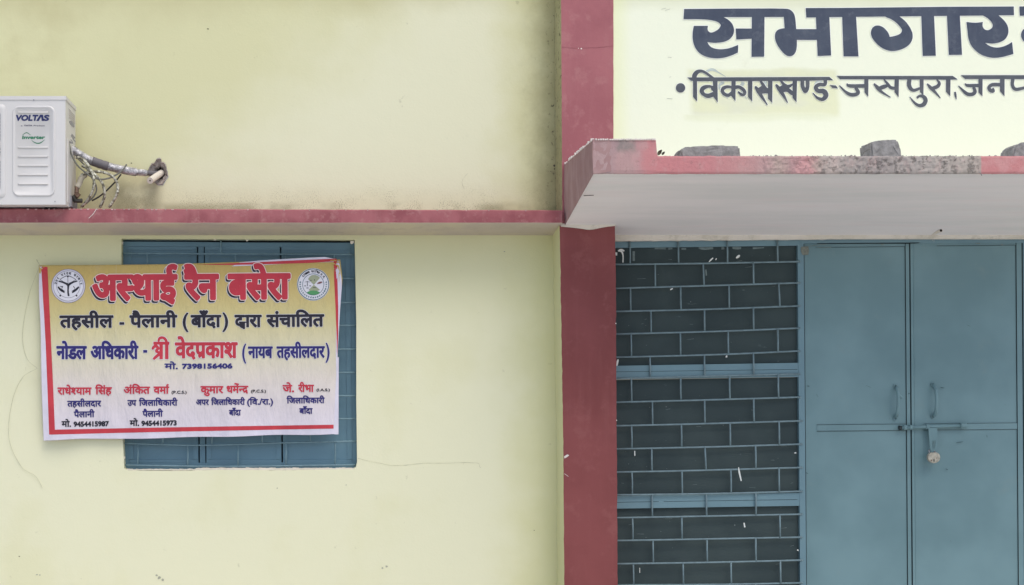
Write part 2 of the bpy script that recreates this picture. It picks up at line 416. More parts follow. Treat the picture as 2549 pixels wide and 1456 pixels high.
# ---------------------------------------------------------------- Devanagari setting on the built-in font
_g = {}
def raw(s):
    c = bpy.data.curves.new('t', 'FONT'); c.body = s; c.size = 1; c.resolution_u = 3
    o = bpy.data.objects.new('t', c); sc.collection.objects.link(o)
    me = bpy.data.meshes.new_from_object(o.evaluated_get(bpy.context.evaluated_depsgraph_get()))
    tri = [[tuple(me.vertices[i].co[:2]) for i in p.vertices] for p in me.polygons]
    bpy.data.objects.remove(o); bpy.data.curves.remove(c); bpy.data.meshes.remove(me)
    return tri
_xm = lambda tr: max(p[0] for t in tr for p in t)
_H = _xm(raw('H'))
def glyph(ch):
    if ch not in _g:
        if ch == ' ': _g[ch] = ([], .3)
        else: _g[ch] = (raw(ch), _xm(raw(ch + 'H')) - _H)
    return _g[ch]
def clip(tri, x, keep_left=True):
    out = []
    for t in tri:
        q = []
        for i in range(3):
            a, b = t[i], t[(i + 1) % 3]; ia, ib = (a[0] <= x) == keep_left, (b[0] <= x) == keep_left
            if ia: q.append(a)
            if ia != ib:
                k = (x - a[0]) / (b[0] - a[0]); q.append((x, a[1] + (b[1] - a[1]) * k))
        if len(q) >= 3: out.append(q)
    return out
HL = .0  # filled below
def half(ch):
    tr, adv = glyph(ch); cut = adv - .19
    return clip(tr, cut), cut
def word(tokens):
    """tokens: characters, or '~X' half form, '^' reph over what stands before, '%' rakar on the stem before, '_X' small letter below"""
    out = []; pen = 0.0; last = 0
    for tk in tokens:
        if tk[0] == '~':
            tr, adv = half(tk[1]); out += [[(x + pen, y) for x, y in t] for t in tr]; last = pen; pen += adv
        elif tk == '^':
            out += [p for p in stroke([(pen - .12, .66, .05), (pen - .17, .74, .06), (pen - .11, .82, .06), (pen - .03, .80, .05)], 4)]
        elif tk == '%':
            out += stroke([(pen - .13, .27, .07), (pen - .25, .13, .07), (pen - .36, .05, .07)], 2)
        elif tk == '\\':
            out += stroke([(pen - .12, -.10, .05), (pen - .24, .01, .05), (pen - .33, -.12, .05)], 1)
        elif tk[0] == '_':
            tr, adv = glyph(tk[1]); s = .62
            out += [[(x * s + pen - .26, y * s - .10) for x, y in t if 1] for t in clip([q for q in tr if max(p[1] for p in q) < .6 or min(p[1] for p in q) < .5], 9)]; pen += .10
        else:
            tr, adv = glyph(tk); out += [[(x + pen, y) for x, y in t] for t in tr]
            if adv > .05: last = pen
            pen += adv
    return out, pen
def toks(s):
    out = []; i = 0
    while i < len(s):
        if s[i] in '~_': out.append(s[i:i + 2]); i += 2
        else: out.append(s[i]); i += 1
    return out
def setline(s, p0, p1, top, bold, desc=0):
    """lay the string from p0 to p1 (base line, image points), headline/capital height `top` points above; returns polygons"""
    tr, wd = word(toks(s))
    xs = [q[0] for t in tr for q in t]; xa, xb = min(xs), max(xs)
    dev = any(ord(c) > 0x900 for c in s)
    hh = .62 if dev else .70
    dx, dy = p1[0] - p0[0], p1[1] - p0[1]; L = math.hypot(dx, dy); ux, uy = dx / L, dy / L
    sx = (L - 2 * bold) / (xb - xa); sy = (top - 2 * bold) / hh
    out = []
    for t in tr:
        q = []
        for x, y in t:
            a = (x - xa) * sx + bold; b = y * sy + bold
            q.append((p0[0] + ux * a + uy * b, p0[1] + uy * a - ux * b))
        out.append(q)
    return [Ink(out, bold)]
def DZ(x, y): return (64.2 + .3417 * x, 625.9 + .3417 * y)      # banner close-up
def conv(polys, f): return [[f(*p) for p in q] for q in polys]

# ================================================================ setting
gm = NB('dusty_paving', .9, .2)
gm.col(gm.mix(gm.ss(gm.noise(1.2, 6), .35, .7), lin((212, 209, 204)), lin((198, 196, 192)))); gm.bump(gm.noise(20, 6), .5, .01)
bm = bmesh.new(); vs = [bm.verts.new(p) for p in ((-300, -300, 0), (300, -300, 0), (300, 300, 0), (-300, 300, 0))]; bm.faces.new(vs)
tag(mk('ground', bm, gm.m), kind='structure')

# ================================================================ building
B = tag(empty('hall_building', (1.2, 0, 0)), 'cream and yellow plastered hall with rose pillar, canopy, blue steel door and barred window', 'building')
PY = -.22                                                     # pillar face
WX0, WX1 = -600, 1397
# left wall with its window opening and the broken hole of the pipe
win = [(302, 594), (883, 597), (887, 800), (887, 1000), (889, 1150), (886, 1163), (878, 1168), (700, 1171), (560, 1170), (420, 1172), (320, 1171), (309, 1166), (306, 1100), (303, 900)]
rr = random.Random(4)
hole_o = []
for k in range(30):
    a = 2 * math.pi * k / 30
    r_ = 1 + rr.uniform(-.16, .12)
    hole_o.append((395 + 25 * r_ * math.cos(a) + 4 * math.sin(2 * a), 427 + 32 * r_ * math.sin(a)))
def wall_mesh():
    outer = [(WX0, -260), (WX1, -260), (WX1, 1640), (WX0, 1640)]
    polys = [outer, win, hole_o]; vs, ed = [], []
    for p in polys:
        b = len(vs); vs += [Vector(q) for q in p]; ed += [(b + i, b + (i + 1) % len(p)) for i in range(len(p))]
    V, E_, T, *_r = delaunay_2d_cdt(vs, ed, [], 0, 1e-4)
    def inside(pt, poly):
        c = False
        for i in range(len(poly)):
            a, b = poly[i], poly[i - 1]
            if (a[1] > pt[1]) != (b[1] > pt[1]) and pt[0] < (b[0] - a[0]) * (pt[1] - a[1]) / (b[1] - a[1]) + a[0]: c = not c
        return c
    bm = bmesh.new(); bv = [bm.verts.new(at(v.x, v.y, 0)) for v in V]
    for t in T:
        c = (sum(V[i].x for i in t) / 3, sum(V[i].y for i in t) / 3)
        if inside(c, win) or inside(c, hole_o): continue
        bm.faces.new([bv[i] for i in t])
    ret = bmesh.ops.extrude_face_region(bm, geom=bm.faces[:])
    for v in ret['geom']:
        if isinstance(v, bmesh.types.BMVert): v.co.y += .24
    return bm
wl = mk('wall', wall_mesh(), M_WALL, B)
# crater round the pipes
bm = bmesh.new(); n_ = 30; rings = []
for s_, dy in ((1, -.004), (.93, -.010), (.78, .004), (.58, .010), (.44, .03), (.36, .16)):
    ring = []
    for k in range(n_):
        p = hole_o[k]; q = (395 + (p[0] - 395) * s_ + (4 * (1 - s_)), 427 + (p[1] - 427) * s_ + 2 * (1 - s_))
        j = .008 * noise.noise(Vector((k * 1.3, s_ * 9, 2)))
        ring.append(bm.verts.new(at(q[0], q[1], 0)[:1] + (dy + j * (s_ < .99 and s_ > .55),) + at(q[0], q[1], 0)[2:]))
    rings.append(ring)
for i in range(len(rings) - 1):
    for k in range(n_): bm.faces.new((rings[i][k], rings[i][(k + 1) % n_], rings[i + 1][(k + 1) % n_], rings[i + 1][k]))
bm.faces.new(rings[-1])
mk('broken_hole', bm, M_CEM, wl)
# crack and marks on the wall: thin geometry
def wline(name, pts, wd, Y, mat, parent, jit=0):
    P = catmull([(a, b, 0) for a, b in pts], 6)
    q = []
    for p in P: q.append((p.x + rr.uniform(-jit, jit), p.y + rr.uniform(-jit, jit), wd * rr.uniform(.5, 1.2)))
    return flat(name, stroke(q, 1) if len(q) < 3 else [s for i in range(len(q) - 1) for s in stroke([q[i], q[i + 1]])], lambda x, y: at(x, y, Y), mat, parent)
wline('crack', [(891, 1141), (930, 1150), (985, 1159), (1040, 1154), (1120, 1153), (1185, 1152), (1196, 1164)], .7, -.0015, M_CRACK, wl, .7)
wline('crack', [(1155, 470), (1150, 450), (1165, 430)], .7, -.0015, M_CRACK, wl, .7)
dm = []
for (x, y, r_) in ((92, 1430, 2.5), (99, 1431, 2.2), (396, 1438, 5), (405, 1443, 4), (390, 1432, 3), (962, 1410, 3.5), (952, 1414, 3), (862, 1207, 1.6), (1256, 626, 2), (1045, 67, 2.5), (518, 72, 2.2), (805, 62, 1.6), (392, 392, 2), (327, 406, 1.6), (48, 1385, 1.5), (1330, 1320, 1.4), (690, 1215, 1.2), (1520 - 140, 412, 4), (1381, 420, 3), (1310, 441, 3), (1318, 443, 2.5), (1280, 295, 1.5)):
    for _ in range(3):
        dm.append(smooth_poly([(x + rr.uniform(-1, 1) + r_ * rr.uniform(.5, 1) * math.cos(a_), y + r_ * rr.uniform(.4, .9) * math.sin(a_)) for a_ in [k * math.pi / 3 for k in range(6)]], 80, 1))
flat('dirt_speck', [d for i, d in enumerate(dm) if 9 < i // 3 < 19 and i // 3 not in (11, 12)] , lambda x, y: at(x, y, -.0018), M_DIRT, wl, kind='stuff')
flat('pale_dirt_speck', [d for i, d in enumerate(dm) if i // 3 <= 8], lambda x, y: at(x, y, -.0018), M_DIRTP, wl, kind='stuff')

# ledge over the window
bm = bmesh.new()
LY = -.26; NX = 90
x0 = at(WX0, 0, LY)[0]; x1 = 1.316
prof = []
for i in range(NX + 1):
    x = x0 + (x1 - x0) * i / NX; px = x * F / (D + LY) + CX
    top = at(0, 518.5 + 4.5 * max(px, 0) / 1395 + 1.0 * noise.noise(Vector((px * .03, 0, 0))), LY)[2]
    bot = at(0, 556 + .8 * noise.noise(Vector((px * .02, 5, 0))), LY)[2]
    back = at(0, 585.5, 0)[2]
    prof.append([bm.verts.new(p) for p in ((x, -.001, top), (x, LY + .012, top + .001), (x, LY, top - .006), (x, LY, bot + .004), (x, LY + .006, bot), (x, -.001, back))])
for i in range(NX):
    for k in range(5): bm.faces.new((prof[i][k], prof[i][k + 1], prof[i + 1][k + 1], prof[i + 1][k]))
bm.faces.new(prof[0]); bm.faces.new(prof[-1][::-1])
led = mk('ledge', bm, M_LEDGE, B)
led.data.materials.append(M_LSOFF)
for p in led.data.polygons:
    if p.normal.z < -.5: p.material_index = 1
bm = bmesh.new()                                               # flaked mortar along the ledge's top arris
for k in range(34):
    px = 70 + 17 * k + rr.uniform(-5, 5) if k < 22 else 470 + 75 * (k - 22) + rr.uniform(-20, 20); s_ = rr.uniform(1.0, 3.2) * (1 if k < 22 else .5)
    x, y, z = at(px, 519.5 + 4 * px / 1395, LY)
    bx(bm, x - s_ * .002, x + s_ * .002, LY - .002, LY + .02, z - .004 - rr.uniform(0, .003), z + rr.uniform(.0005, .0035))
mk('mortar_flakes', bm, simple('rose_mortar', (204, 168, 164), .9, .3, 40, .3), led)['kind'] = 'stuff'

# pillar
bm = bmesh.new()
def pillar(bm, pts):
    f = [Vector(at(x, y, PY)) for x, y in pts]
    v = [bm.verts.new(p) for p in f] + [bm.verts.new((p.x, .1, p.z)) for p in f]
    n_ = len(f); bm.faces.new(v[:n_]); bm.faces.new(v[n_:][::-1])
    for i in range(n_): bm.faces.new((v[i], v[i + n_], v[(i + 1) % n_ + n_], v[(i + 1) % n_]))

bm.free(); bm = bmesh.new()
def pillar_up(bm): pillar(bm, wob_([(1395, -260), (1527, -260), (1527, 430), (1531, 556), (1400, 556), (1399, 396)]))
wob_ = lambda p: [(x + .9 * noise.noise(Vector((x * .01, y * .05, 2))), y) for a, b in zip(p, p[1:] + p[:1]) for k in range(30) for x, y in [(a[0] + (b[0] - a[0]) * k / 30, a[1] + (b[1] - a[1]) * k / 30)]]
pillar_up(bm)
pu = tag(mk('pillar', bm, M_PILU, B), 'faded rose upper pillar above the canopy')
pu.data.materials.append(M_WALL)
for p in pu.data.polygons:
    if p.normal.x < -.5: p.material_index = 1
bm = bmesh.new()
def wob(pts, amp, step=14):
    out = []
    for i in range(len(pts)):
        a, b = pts[i], pts[(i + 1) % len(pts)]; n9 = max(1, int(math.hypot(b[0] - a[0], b[1] - a[1]) / step))
        for k in range(n9):
            x, y = a[0] + (b[0] - a[0]) * k / n9, a[1] + (b[1] - a[1]) * k / n9
            out.append((x + amp * (noise.noise(Vector((x * .01, y * .045, 1))) + .6 * noise.noise(Vector((x * .1, y * .2, 4)))), y))
    return out
e_ = [(1393, 562), (1420, 564), (1445, 567), (1470, 571), (1495, 566), (1515, 562), (1531, 561), (1533, 700), (1534, 900), (1536, 1200), (1539, 1640), (1406, 1640), (1402, 1100), (1398, 850)]
pillar(bm, wob(e_, 1.3))
pl = tag(mk('pillar', bm, M_PILL, B), 'maroon lower pillar beside the door')
pl.data.materials.append(M_WALL)
for p in pl.data.polygons:
    if p.normal.x < -.5: p.material_index = 1
wline('crack', [(1398, 117), (1440, 120), (1490, 118), (1526, 114)], .7, PY - .0015, simple('rose_crack', (138, 76, 84), .9, .1, 10, 0), pu, .5)
for c9 in ((1447, 121, 2, 6), (1440, 120, 1.2, 5)): flat('chip', [circ(*c9)], lambda x, y: at(x, y, PY - .002), M_CHIP, pu)
for q9 in ([smooth_poly([(1404, 1136), (1412, 1131), (1417, 1133), (1410, 1139), (1405, 1141)])], stroke([(1405, 1179, 1), (1415, 1186, .8)]), [circ(1533, 805, 1.6, 6)], [circ(1535, 1046, 1.4, 6)]): flat('chip', q9, lambda x, y: at(x, y, PY - .002), M_CHIP, pl)

# sign wall above the canopy
SY = -.215
bm = bmesh.new(); p0 = at(1527, -260, SY); p1 = at(3300, 480, SY)
bx(bm, p0[0] - .02, p1[0], SY, .2, p1[2], p0[2])
sw = mk('sign_wall', bm, M_SIGN, B)
def R1(x, y): return ((2080 + x / 4.248) * .8024, y / 4.248 * .8024)
def R2(x, y): return ((2600 + x / 4.418) * .8024, y / 4.418 * .8024)
def R3(x, y): return ((2080 + x / 4.248) * .8024, (190 + y / 4.248) * .8024)
def R4(x, y): return ((2580 + x / 4.27) * .8024, (210 + y / 4.27) * .8024)
H = []
H += conv([smooth_poly([(180, 118), (860, 112), (1510, 110), (1580, 125), (1625, 170), (1645, 230), (1658, 387), (1505, 378), (1493, 222), (700, 225), (760, 255), (810, 305), (835, 360), (840, 410), (825, 465), (785, 515), (720, 548), (640, 562), (560, 564), (485, 552), (505, 590), (540, 625), (600, 645), (690, 650), (790, 632), (893, 590), (890, 690), (800, 733), (700, 762), (600, 770), (490, 755), (400, 715), (340, 655), (305, 580), (290, 500), (293, 410), (308, 340), (495, 340), (486, 380), (500, 415), (535, 432), (585, 415), (640, 380), (665, 330), (640, 295), (570, 268), (440, 252), (172, 252)]),
           [(1072, 215), (1240, 215), (1235, 745), (1068, 748)], [(860, 375), (1080, 375), (1080, 508), (868, 520)],
           smooth_poly([(1500, 370), (1658, 380), (1665, 480), (1668, 600), (1655, 680), (1620, 730), (1565, 745), (1510, 720), (1450, 655), (1400, 580), (1375, 500), (1380, 430), (1410, 395), (1450, 378)]),
           [(1655, 383), (1925, 383), (1932, 525), (1662, 525)], [(1915, 200), (2093, 200), (2118, 730), (1940, 738)]], R1)
H += [[R1(1782, 105), R2(0, 108), R2(1500, 92), R2(2408, 88), R2(2412, 207), R2(1000, 222), R2(0, 232), R1(1790, 230)]]
H += conv([[(55, 200), (245, 200), (280, 772), (75, 772)],
           smooth_poly([(640, 215), (650, 232), (730, 260), (800, 310), (855, 370), (880, 410), (868, 445), (840, 470), (780, 492), (708, 505), (695, 460), (660, 410), (610, 365), (550, 345), (500, 355), (465, 385), (447, 440), (455, 490), (480, 540), (530, 600), (590, 650), (660, 685), (740, 702), (830, 690), (920, 655), (985, 605), (1020, 540), (1025, 470), (1000, 400), (950, 320), (890, 260), (845, 228), (845, 212)]),
           [(1140, 200), (1315, 200), (1340, 762), (1160, 766)], [(1492, 200), (1668, 200), (1700, 750), (1518, 752)],
           smooth_poly([(1980, 205), (1990, 215), (2050, 245), (2105, 300), (2125, 350), (2105, 390), (2060, 415), (2015, 410), (1985, 375), (1978, 340), (1985, 300), (1880, 315), (1760, 300), (1775, 430), (1785, 530), (1820, 620), (1880, 690), (1960, 750), (2060, 785), (2160, 795), (2280, 775), (2403, 738), (2385, 575), (2330, 610), (2260, 640), (2180, 655), (2100, 640), (2050, 615), (2015, 585), (2110, 600), (2200, 585), (2280, 550), (2325, 490), (2338, 420), (2325, 350), (2280, 280), (2200, 210), (2190, 200)]),
           [(2485, 88), (3000, 82), (3000, 202), (2490, 215)], circ(2620, 480, 112, 28), [(2560, 420), (3000, 420), (3000, 540), (2560, 540)], [(2860, 90), (3000, 90), (3000, 770), (2870, 770)]], R2)
sm = lambda Y: (lambda x, y: at(x, y, Y))
flat('heading_outline', fatten(H, 2.0), sm(SY - .0015), M_HALO, sw)
flat('painted_heading', H, sm(SY - .003), M_NAVY, sw)
L2 = []
def S3(*a): 
    for s_ in a: L2.extend(conv(stroke(s_), R3))
def S4(*a):
    for s_ in a: L2.extend(conv(stroke(s_), R4))
L2 += conv([circ(133, 350, 62, 24), [(220, 212), (300, 212), (2095, 205), (2145, 248), (1700, 258), (350, 262), (270, 255)],
            [(298, 240), (350, 240), (352, 530), (298, 470)], smooth_poly([(283, 215), (285, 180), (305, 145), (345, 112), (400, 105), (460, 125), (520, 170), (580, 215), (530, 220), (480, 180), (430, 148), (390, 146), (355, 175), (340, 222)]),
            [(558, 240), (620, 240), (624, 542), (566, 470)], [(805, 240), (860, 240), (857, 525), (800, 455)], [(1022, 240), (1080, 240), (1078, 530), (1022, 470)],
            [(1285, 240), (1345, 240), (1342, 550), (1285, 490)], [(1610, 240), (1668, 240), (1662, 540), (1608, 480)], [(2095, 310), (2180, 318), (2210, 358), (2135, 352)]], R3)
S3([(565, 340, 30), (500, 330, 40), (435, 350, 58), (412, 392, 58), (440, 435, 48), (500, 455, 60), (570, 430, 60)], [(575, 400, 20), (540, 350, 30)],
   [(820, 345, 34), (750, 335, 40), (698, 355, 50), (684, 393, 48), (715, 435, 45), (770, 445, 46), (820, 400, 36)], [(845, 345, 50), (900, 338, 45), (955, 368, 45), (980, 410, 45), (965, 440, 38), (930, 435, 38), (890, 398, 20)],
   [(1180, 250, 25), (1215, 300, 40), (1250, 360, 50), (1300, 395, 50)], [(1118, 330, 25), (1150, 380, 52), (1200, 460, 42), (1240, 520, 26), (1278, 575, 12)], [(1150, 385, 50), (1230, 335, 50)], [(1170, 410, 50), (1240, 395, 56), (1300, 400, 50)],
   [(1450, 250, 25), (1490, 300, 40), (1540, 335, 46)], [(1390, 305, 26), (1430, 360, 50), (1490, 450, 42), (1545, 545, 12)], [(1430, 370, 50), (1500, 330, 52), (1560, 330, 44), (1620, 295, 20)], [(1450, 395, 40), (1540, 375, 56), (1600, 420, 50), (1620, 430, 40)],
   [(1738, 250, 52), (1742, 330, 50), (1778, 395, 52), (1806, 340, 50), (1808, 250, 52)],
   [(2040, 245, 50), (2035, 305, 45), (1965, 305, 50), (1915, 340, 52), (1945, 388, 56), (2020, 395, 66), (2050, 450, 66), (2005, 500, 50), (1935, 480, 35), (1875, 415, 8)])
L2 += conv([[(65, 105), (150, 108), (1605, 108), (1672, 155), (1575, 158), (800, 155), (110, 152)], [(432, 140), (488, 140), (485, 385), (435, 325)], [(835, 140), (892, 140), (888, 392), (832, 320)],
            [(1165, 140), (1220, 140), (1215, 370), (1170, 320)], [(1515, 140), (1575, 140), (1572, 380), (1515, 318)], [(1710, 98), (2900, 98), (2900, 150), (1770, 150)],
            [(1945, 140), (2000, 140), (1998, 380), (1945, 325)], [(2230, 140), (2292, 140), (2290, 378), (2230, 310)], [(2560, 140), (2615, 140), (2610, 380), (2560, 325)]], R4)
S4([(200, 208, 12), (240, 240, 46), (440, 240, 50)], [(315, 262, 40), (352, 320, 50), (325, 352, 50), (250, 355, 50), (180, 315, 35), (102, 235, 14)],
   [(690, 150, 15), (740, 210, 35), (780, 260, 42), (850, 275, 42)], [(560, 210, 20), (610, 265, 50), (665, 322, 34), (780, 392, 12)], [(630, 275, 48), (690, 252, 56), (745, 235, 36)],
   [(1030, 150, 58), (1028, 240, 56), (1080, 298, 44), (1180, 270, 34)], [(1130, 398, 30), (1170, 372, 36), (1220, 385, 50), (1245, 430, 58), (1220, 485, 56), (1160, 500, 44), (1100, 465, 32), (1035, 385, 8)],
   [(1390, 150, 15), (1425, 200, 40), (1405, 245, 50), (1335, 275, 50)], [(1265, 210, 16), (1310, 262, 45), (1370, 322, 34), (1440, 400, 12)],
   [(1635, 320, 25), (1642, 370, 28), (1652, 420, 8)],
   [(1765, 208, 12), (1805, 235, 42), (1950, 235, 46)], [(1880, 258, 40), (1900, 315, 50), (1865, 350, 50), (1800, 348, 48), (1740, 300, 34), (1680, 238, 12)],
   [(2240, 225, 48), (2130, 225, 48), (2082, 262, 44), (2105, 300, 50), (2140, 308, 46), (2138, 270, 26)],
   [(2400, 150, 50), (2395, 230, 45), (2440, 285, 45), (2570, 262, 38)])
flat('line_outline', fatten(L2, 1.3), sm(SY - .0015), M_HALO, sw)
flat('painted_line', [Ink(L2, 0.0)], sm(SY - .003), M_NAVY2, sw)
gh = simple('ghost_lettering', (196, 206, 198), .9, .2, 20, 0)
for s_ in ([(440, 170, 20), (490, 125, 30), (560, 110, 34), (640, 150, 14), (730, 205, 8)], [(700, 270, 50), (640, 330, 30), (700, 420, 34), (755, 490, 8)], [(960, 280, 50), (930, 360, 30), (1005, 500, 8)], [(1240, 265, 60), (1255, 340, 30)], [(1900, 300, 20), (1940, 268, 26), (2000, 262, 16)]): flat('ghost_lettering', conv(stroke(s_), R3), sm(SY - .001), gh, sw)
# painter's pencil ticks
M_PEN = simple('pencil', (188, 190, 172), .9, .1, 10, 0)
for s_ in ([(1646, 23, 1), (1658, 20, 1)], [(1656, 26, 1), (1668, 22, 1)], [(1662, 142, 1), (1672, 143, 1)], [(1660, 245, 1), (1674, 246, 1.2)], [(1666, 192, .8), (1671, 191, .8)]): flat('pencil_tick', stroke(s_), sm(SY - .002), M_PEN, sw)

# canopy
CY = -.99
kx = (D + CY) / F
XL = 1.3335
zt = EYE + (CZ - 388) * kx; zb = EYE + (CZ - 431.5) * kx; zr = EYE + (CZ - 345.5) * kx
XR = 5.6
cano = empty('canopy', (0, 0, 0)); cano.parent = B; cano.location = Vector((0, 0, 0)) - B.location
zbk = zb - .168 / .77 * (CY * -1 - .05)                         # soffit height at Y=-.05
bm = bmesh.new()
vv = [(XL + .004, CY + .03, zb + .002), (XR, CY + .03, zb + .002), (XR, -.05, zbk), (XL + .004, -.05, zbk), (XL + .004, CY + .03, zt - .02), (XR, CY + .03, zt - .02), (XR, -.05, zt - .02), (XL + .004, -.05, zt - .02)]
vv = [bm.verts.new(p) for p in vv]
for f in ((0, 1, 2, 3), (4, 7, 6, 5), (0, 4, 5, 1), (1, 5, 6, 2), (2, 6, 7, 3), (3, 7, 4, 0)): bm.faces.new([vv[i] for i in f])
mk('slab', bm, M_SOFF, cano)
# fascia: finely divided, roughened where the paint has come off
bm = bmesh.new(); NXF = 620; NZ = 10; grid = {}
xr1 = (1634 - CX) * kx
for i in range(NXF + 1):
    x = XL + (XR - XL) * (i / NXF) ** 1.0; px = x / kx + CX
    top = zt + .0035 * noise.noise(Vector((px * .045, 3, 0))) + .002 * noise.noise(Vector((px * .3, 1, 0)))
    if px < 1634: top = zr - .00025 * (px - 1477) * .12 + .002 * noise.noise(Vector((px * .06, 0, 0))) - .002
    elif px < 1638: top = zt + .004
    bot = zb + .0022 * noise.noise(Vector((px * .03, 7, 0))) + .0015 * noise.noise(Vector((px * .2, 7, 0)))
    rough = .25 if px < 1900 else (1.6 if px < 2442 else .15)
    for j in range(NZ + 1):
        z = bot + (top - bot) * j / NZ
        d_ = .0035 * rough * (noise.noise(Vector((x * 22, z * 22, 0))) + noise.noise(Vector((x * 60, z * 60, 4))))
        if px < 2442 and px > 1905:
            d_ += -.007 * max(0, noise.noise(Vector((x * 35, z * 35, 9))) - .1)
        grid[i, j] = bm.verts.new((x, CY + d_ + (.004 if j in (0, NZ) else 0), z))
for i in range(NXF):
    for j in range(NZ): bm.faces.new((grid[i, j], grid[i + 1, j], grid[i + 1, j + 1], grid[i, j + 1]))
tb = {}; bb = {}
for i in range(NXF + 1):
    c_ = grid[i, NZ].co; tb[i] = bm.verts.new((c_.x, CY + .028, c_.z - .001)); c_ = grid[i, 0].co; bb[i] = bm.verts.new((c_.x, CY + .028, c_.z + .001))
for i in range(NXF):
    bm.faces.new((grid[i, NZ], grid[i + 1, NZ], tb[i + 1], tb[i])); bm.faces.new((bb[i], bb[i + 1], grid[i + 1, 0], grid[i, 0])); bm.faces.new((tb[i], tb[i + 1], bb[i + 1], bb[i]))
mk('fascia', bm, M_FASC, cano, smooth=False)
# raised upstand along the left end
bm = bmesh.new(); NS = 30; rows = []
zb2 = lambda Y: zb - .168 / .77 * (Y - CY)
for i in range(NS + 1):
    Y = CY + (PY + .005 - CY) * i / NS
    t_ = zr + .003 * noise.noise(Vector((Y * 20, 0, 3))) - .004
    j = .0015 * noise.noise(Vector((Y * 6, 2, 2)))
    rows.append([bm.verts.new(p) for p in ((XL + .003 + j * .3, Y, zb2(Y) - .003 + j), (XL - .003 + j * .4, Y, zb2(Y) + (zr - zb2(Y)) * .5), (XL + j * .3, Y, t_), (XL + .09, Y, t_ + .001), (XL + .09, Y, zb2(Y) + .01))])
for i in range(NS):
    for k in range(4): bm.faces.new((rows[i][k], rows[i][k + 1], rows[i + 1][k + 1], rows[i + 1][k]))
bm.faces.new(rows[0]); bm.faces.new(rows[-1][::-1])
mk('upstand', bm, M_CSIDE, cano)
bm = bmesh.new(); bx(bm, XL + .092, xr1, CY + .03, CY + .12, zt - .01, zr - .004); mk('upstand_return', bm, M_CSIDE, cano)
bm = bmesh.new()                                               # white chips along its broken top edge
for k in range(52):
    Y = CY + rr.random() * .75; s_ = rr.choice((.002, .003, .004, .007))
    q_ = rr.uniform(0, .003); bx(bm, XL - .004 - q_, XL - .004 + s_ * 2, Y, Y + s_ * 2, zr - .006 - q_, zr - .007 + s_ * 1.8)
for k in range(26):
    x = XL + .012 + .0115 * k; q_ = rr.uniform(0, .003); bx(bm, x, x + rr.uniform(.004, .010), CY - .0045 - q_, CY + .02, zr - .007, zr - .0015 + q_)
mk('plaster_chips', bm, M_CHIP, cano)['kind'] = 'stuff'
# whitewashed strip over the door
bm = bmesh.new()
xs0 = at(1530, 600, -.05)[0]
NXL = 120; rw = []
for i in range(NXL + 1):
    x = xs0 + (XR - xs0) * i / NXL; px = x * F / (D - .05) + CX
    zb_ = at(0, 600 - 9 * (px - 1535) / 1010 + 1.6 * noise.noise(Vector((px * .05, 0, 0))) + 1.2 * noise.noise(Vector((px * .3, 0, 0))), -.05)[2]
    rw.append([bm.verts.new(p) for p in ((x, -.052, zbk + .02), (x, -.052, zb_ + .004), (x, -.048, zb_), (x, .02, zb_ + .002))])
for i in range(NXL):
    for k in range(3): bm.faces.new((rw[i][k], rw[i][k + 1], rw[i + 1][k + 1], rw[i + 1][k]))
mk('plaster_fillet', bm, M_CREAM, cano)
bm = bmesh.new(); bx(bm, at(1393, 0, PY)[0] + .06, XR, -.045, .25, zbk - .02, zt - .03); mk('lintel', bm, M_CREAM, cano)
# mortar lip where the soffit meets the pillar
flat('plaster_lip', [smooth_poly([(1396, 556), (1440, 558), (1480, 560), (1520, 557), (1532, 556), (1534, 562), (1515, 564), (1495, 567), (1470, 573), (1445, 569), (1420, 566), (1396, 564)])], sm(PY - .004), M_CREAM, cano)

# ---------------------------------------------------------------- door, side light and grille
DYF = -.005
def slope(px, py): return py - .0095 * (px - 2000)                # the door set is slightly out of level
def rect(x0, y0, x1, y1, ln=True):
    f = lambda x, y: (x + (lean(y) if ln else 0), slope(x, y))
    return [f(x0, y0), f(x1, y0), f(x1, y1), f(x0, y1)]
df = empty('door_frame'); df.parent = B; df.location = Vector((0, 0, 0)) - B.location
def piece(name, polys, Yf, Yb, mat, parent, bev=.0015):
    bm = bmesh.new()
    for p in polys: prism(bm, p, Yf, Yb)
    return mk(name, bm, mat, parent, bev=bev)
piece('header', [[(1500, 596.3), (2700, 588), (2700, 603.5), (1991, 606), (1985, 611), (1500, 617.4)]], -.006, .04, M_BLUE, df)
piece('jamb', [rect(1988, 600, 2003, 1640)], DYF, .06, M_BLUE, df)
piece('jamb', [rect(2549, 606, 2585, 1640)], DYF, .06, M_BLUE, df)
piece('rail', [[(1502, 911), (1989, 903), (1989, 938), (1502, 944.4)]], -.003, .04, M_BLUE, df)
piece('rail', [[(1502, 1234.5), (1990, 1227), (1990, 1259), (1502, 1266.5)]], -.003, .04, M_BLUE, df)
piece('seam', [[(1534, 925), (1985, 919), (1985, 919.8), (1534, 925.8)], ], -.0038, .0, M_GAP, df, 0)
piece('seam', [[(1534, 1250), (1640, 1248), (1640, 1248.8), (1534, 1250.8)], [(1652, 1248), (1985, 1243), (1985, 1243.8), (1652, 1248.8)]], -.0038, .0, M_GAP, df, 0)
for (ya, yb) in ((612, 912), (943, 1232), (1262, 1640)):
    piece('screen_panel', [[(1500, ya + 3.4), (1990, ya - 4), (1990, yb - 4), (1500, yb + 3.4)]], .018, .03, M_SCREEN, df, 0)
# right of the door: another dark panel beyond the frame edge
bm = bmesh.new(); bx(bm, at(2585, 0, 0)[0], XR, .0, .2, 0, 2.32); mk('end_wall', bm, M_WALL, B)
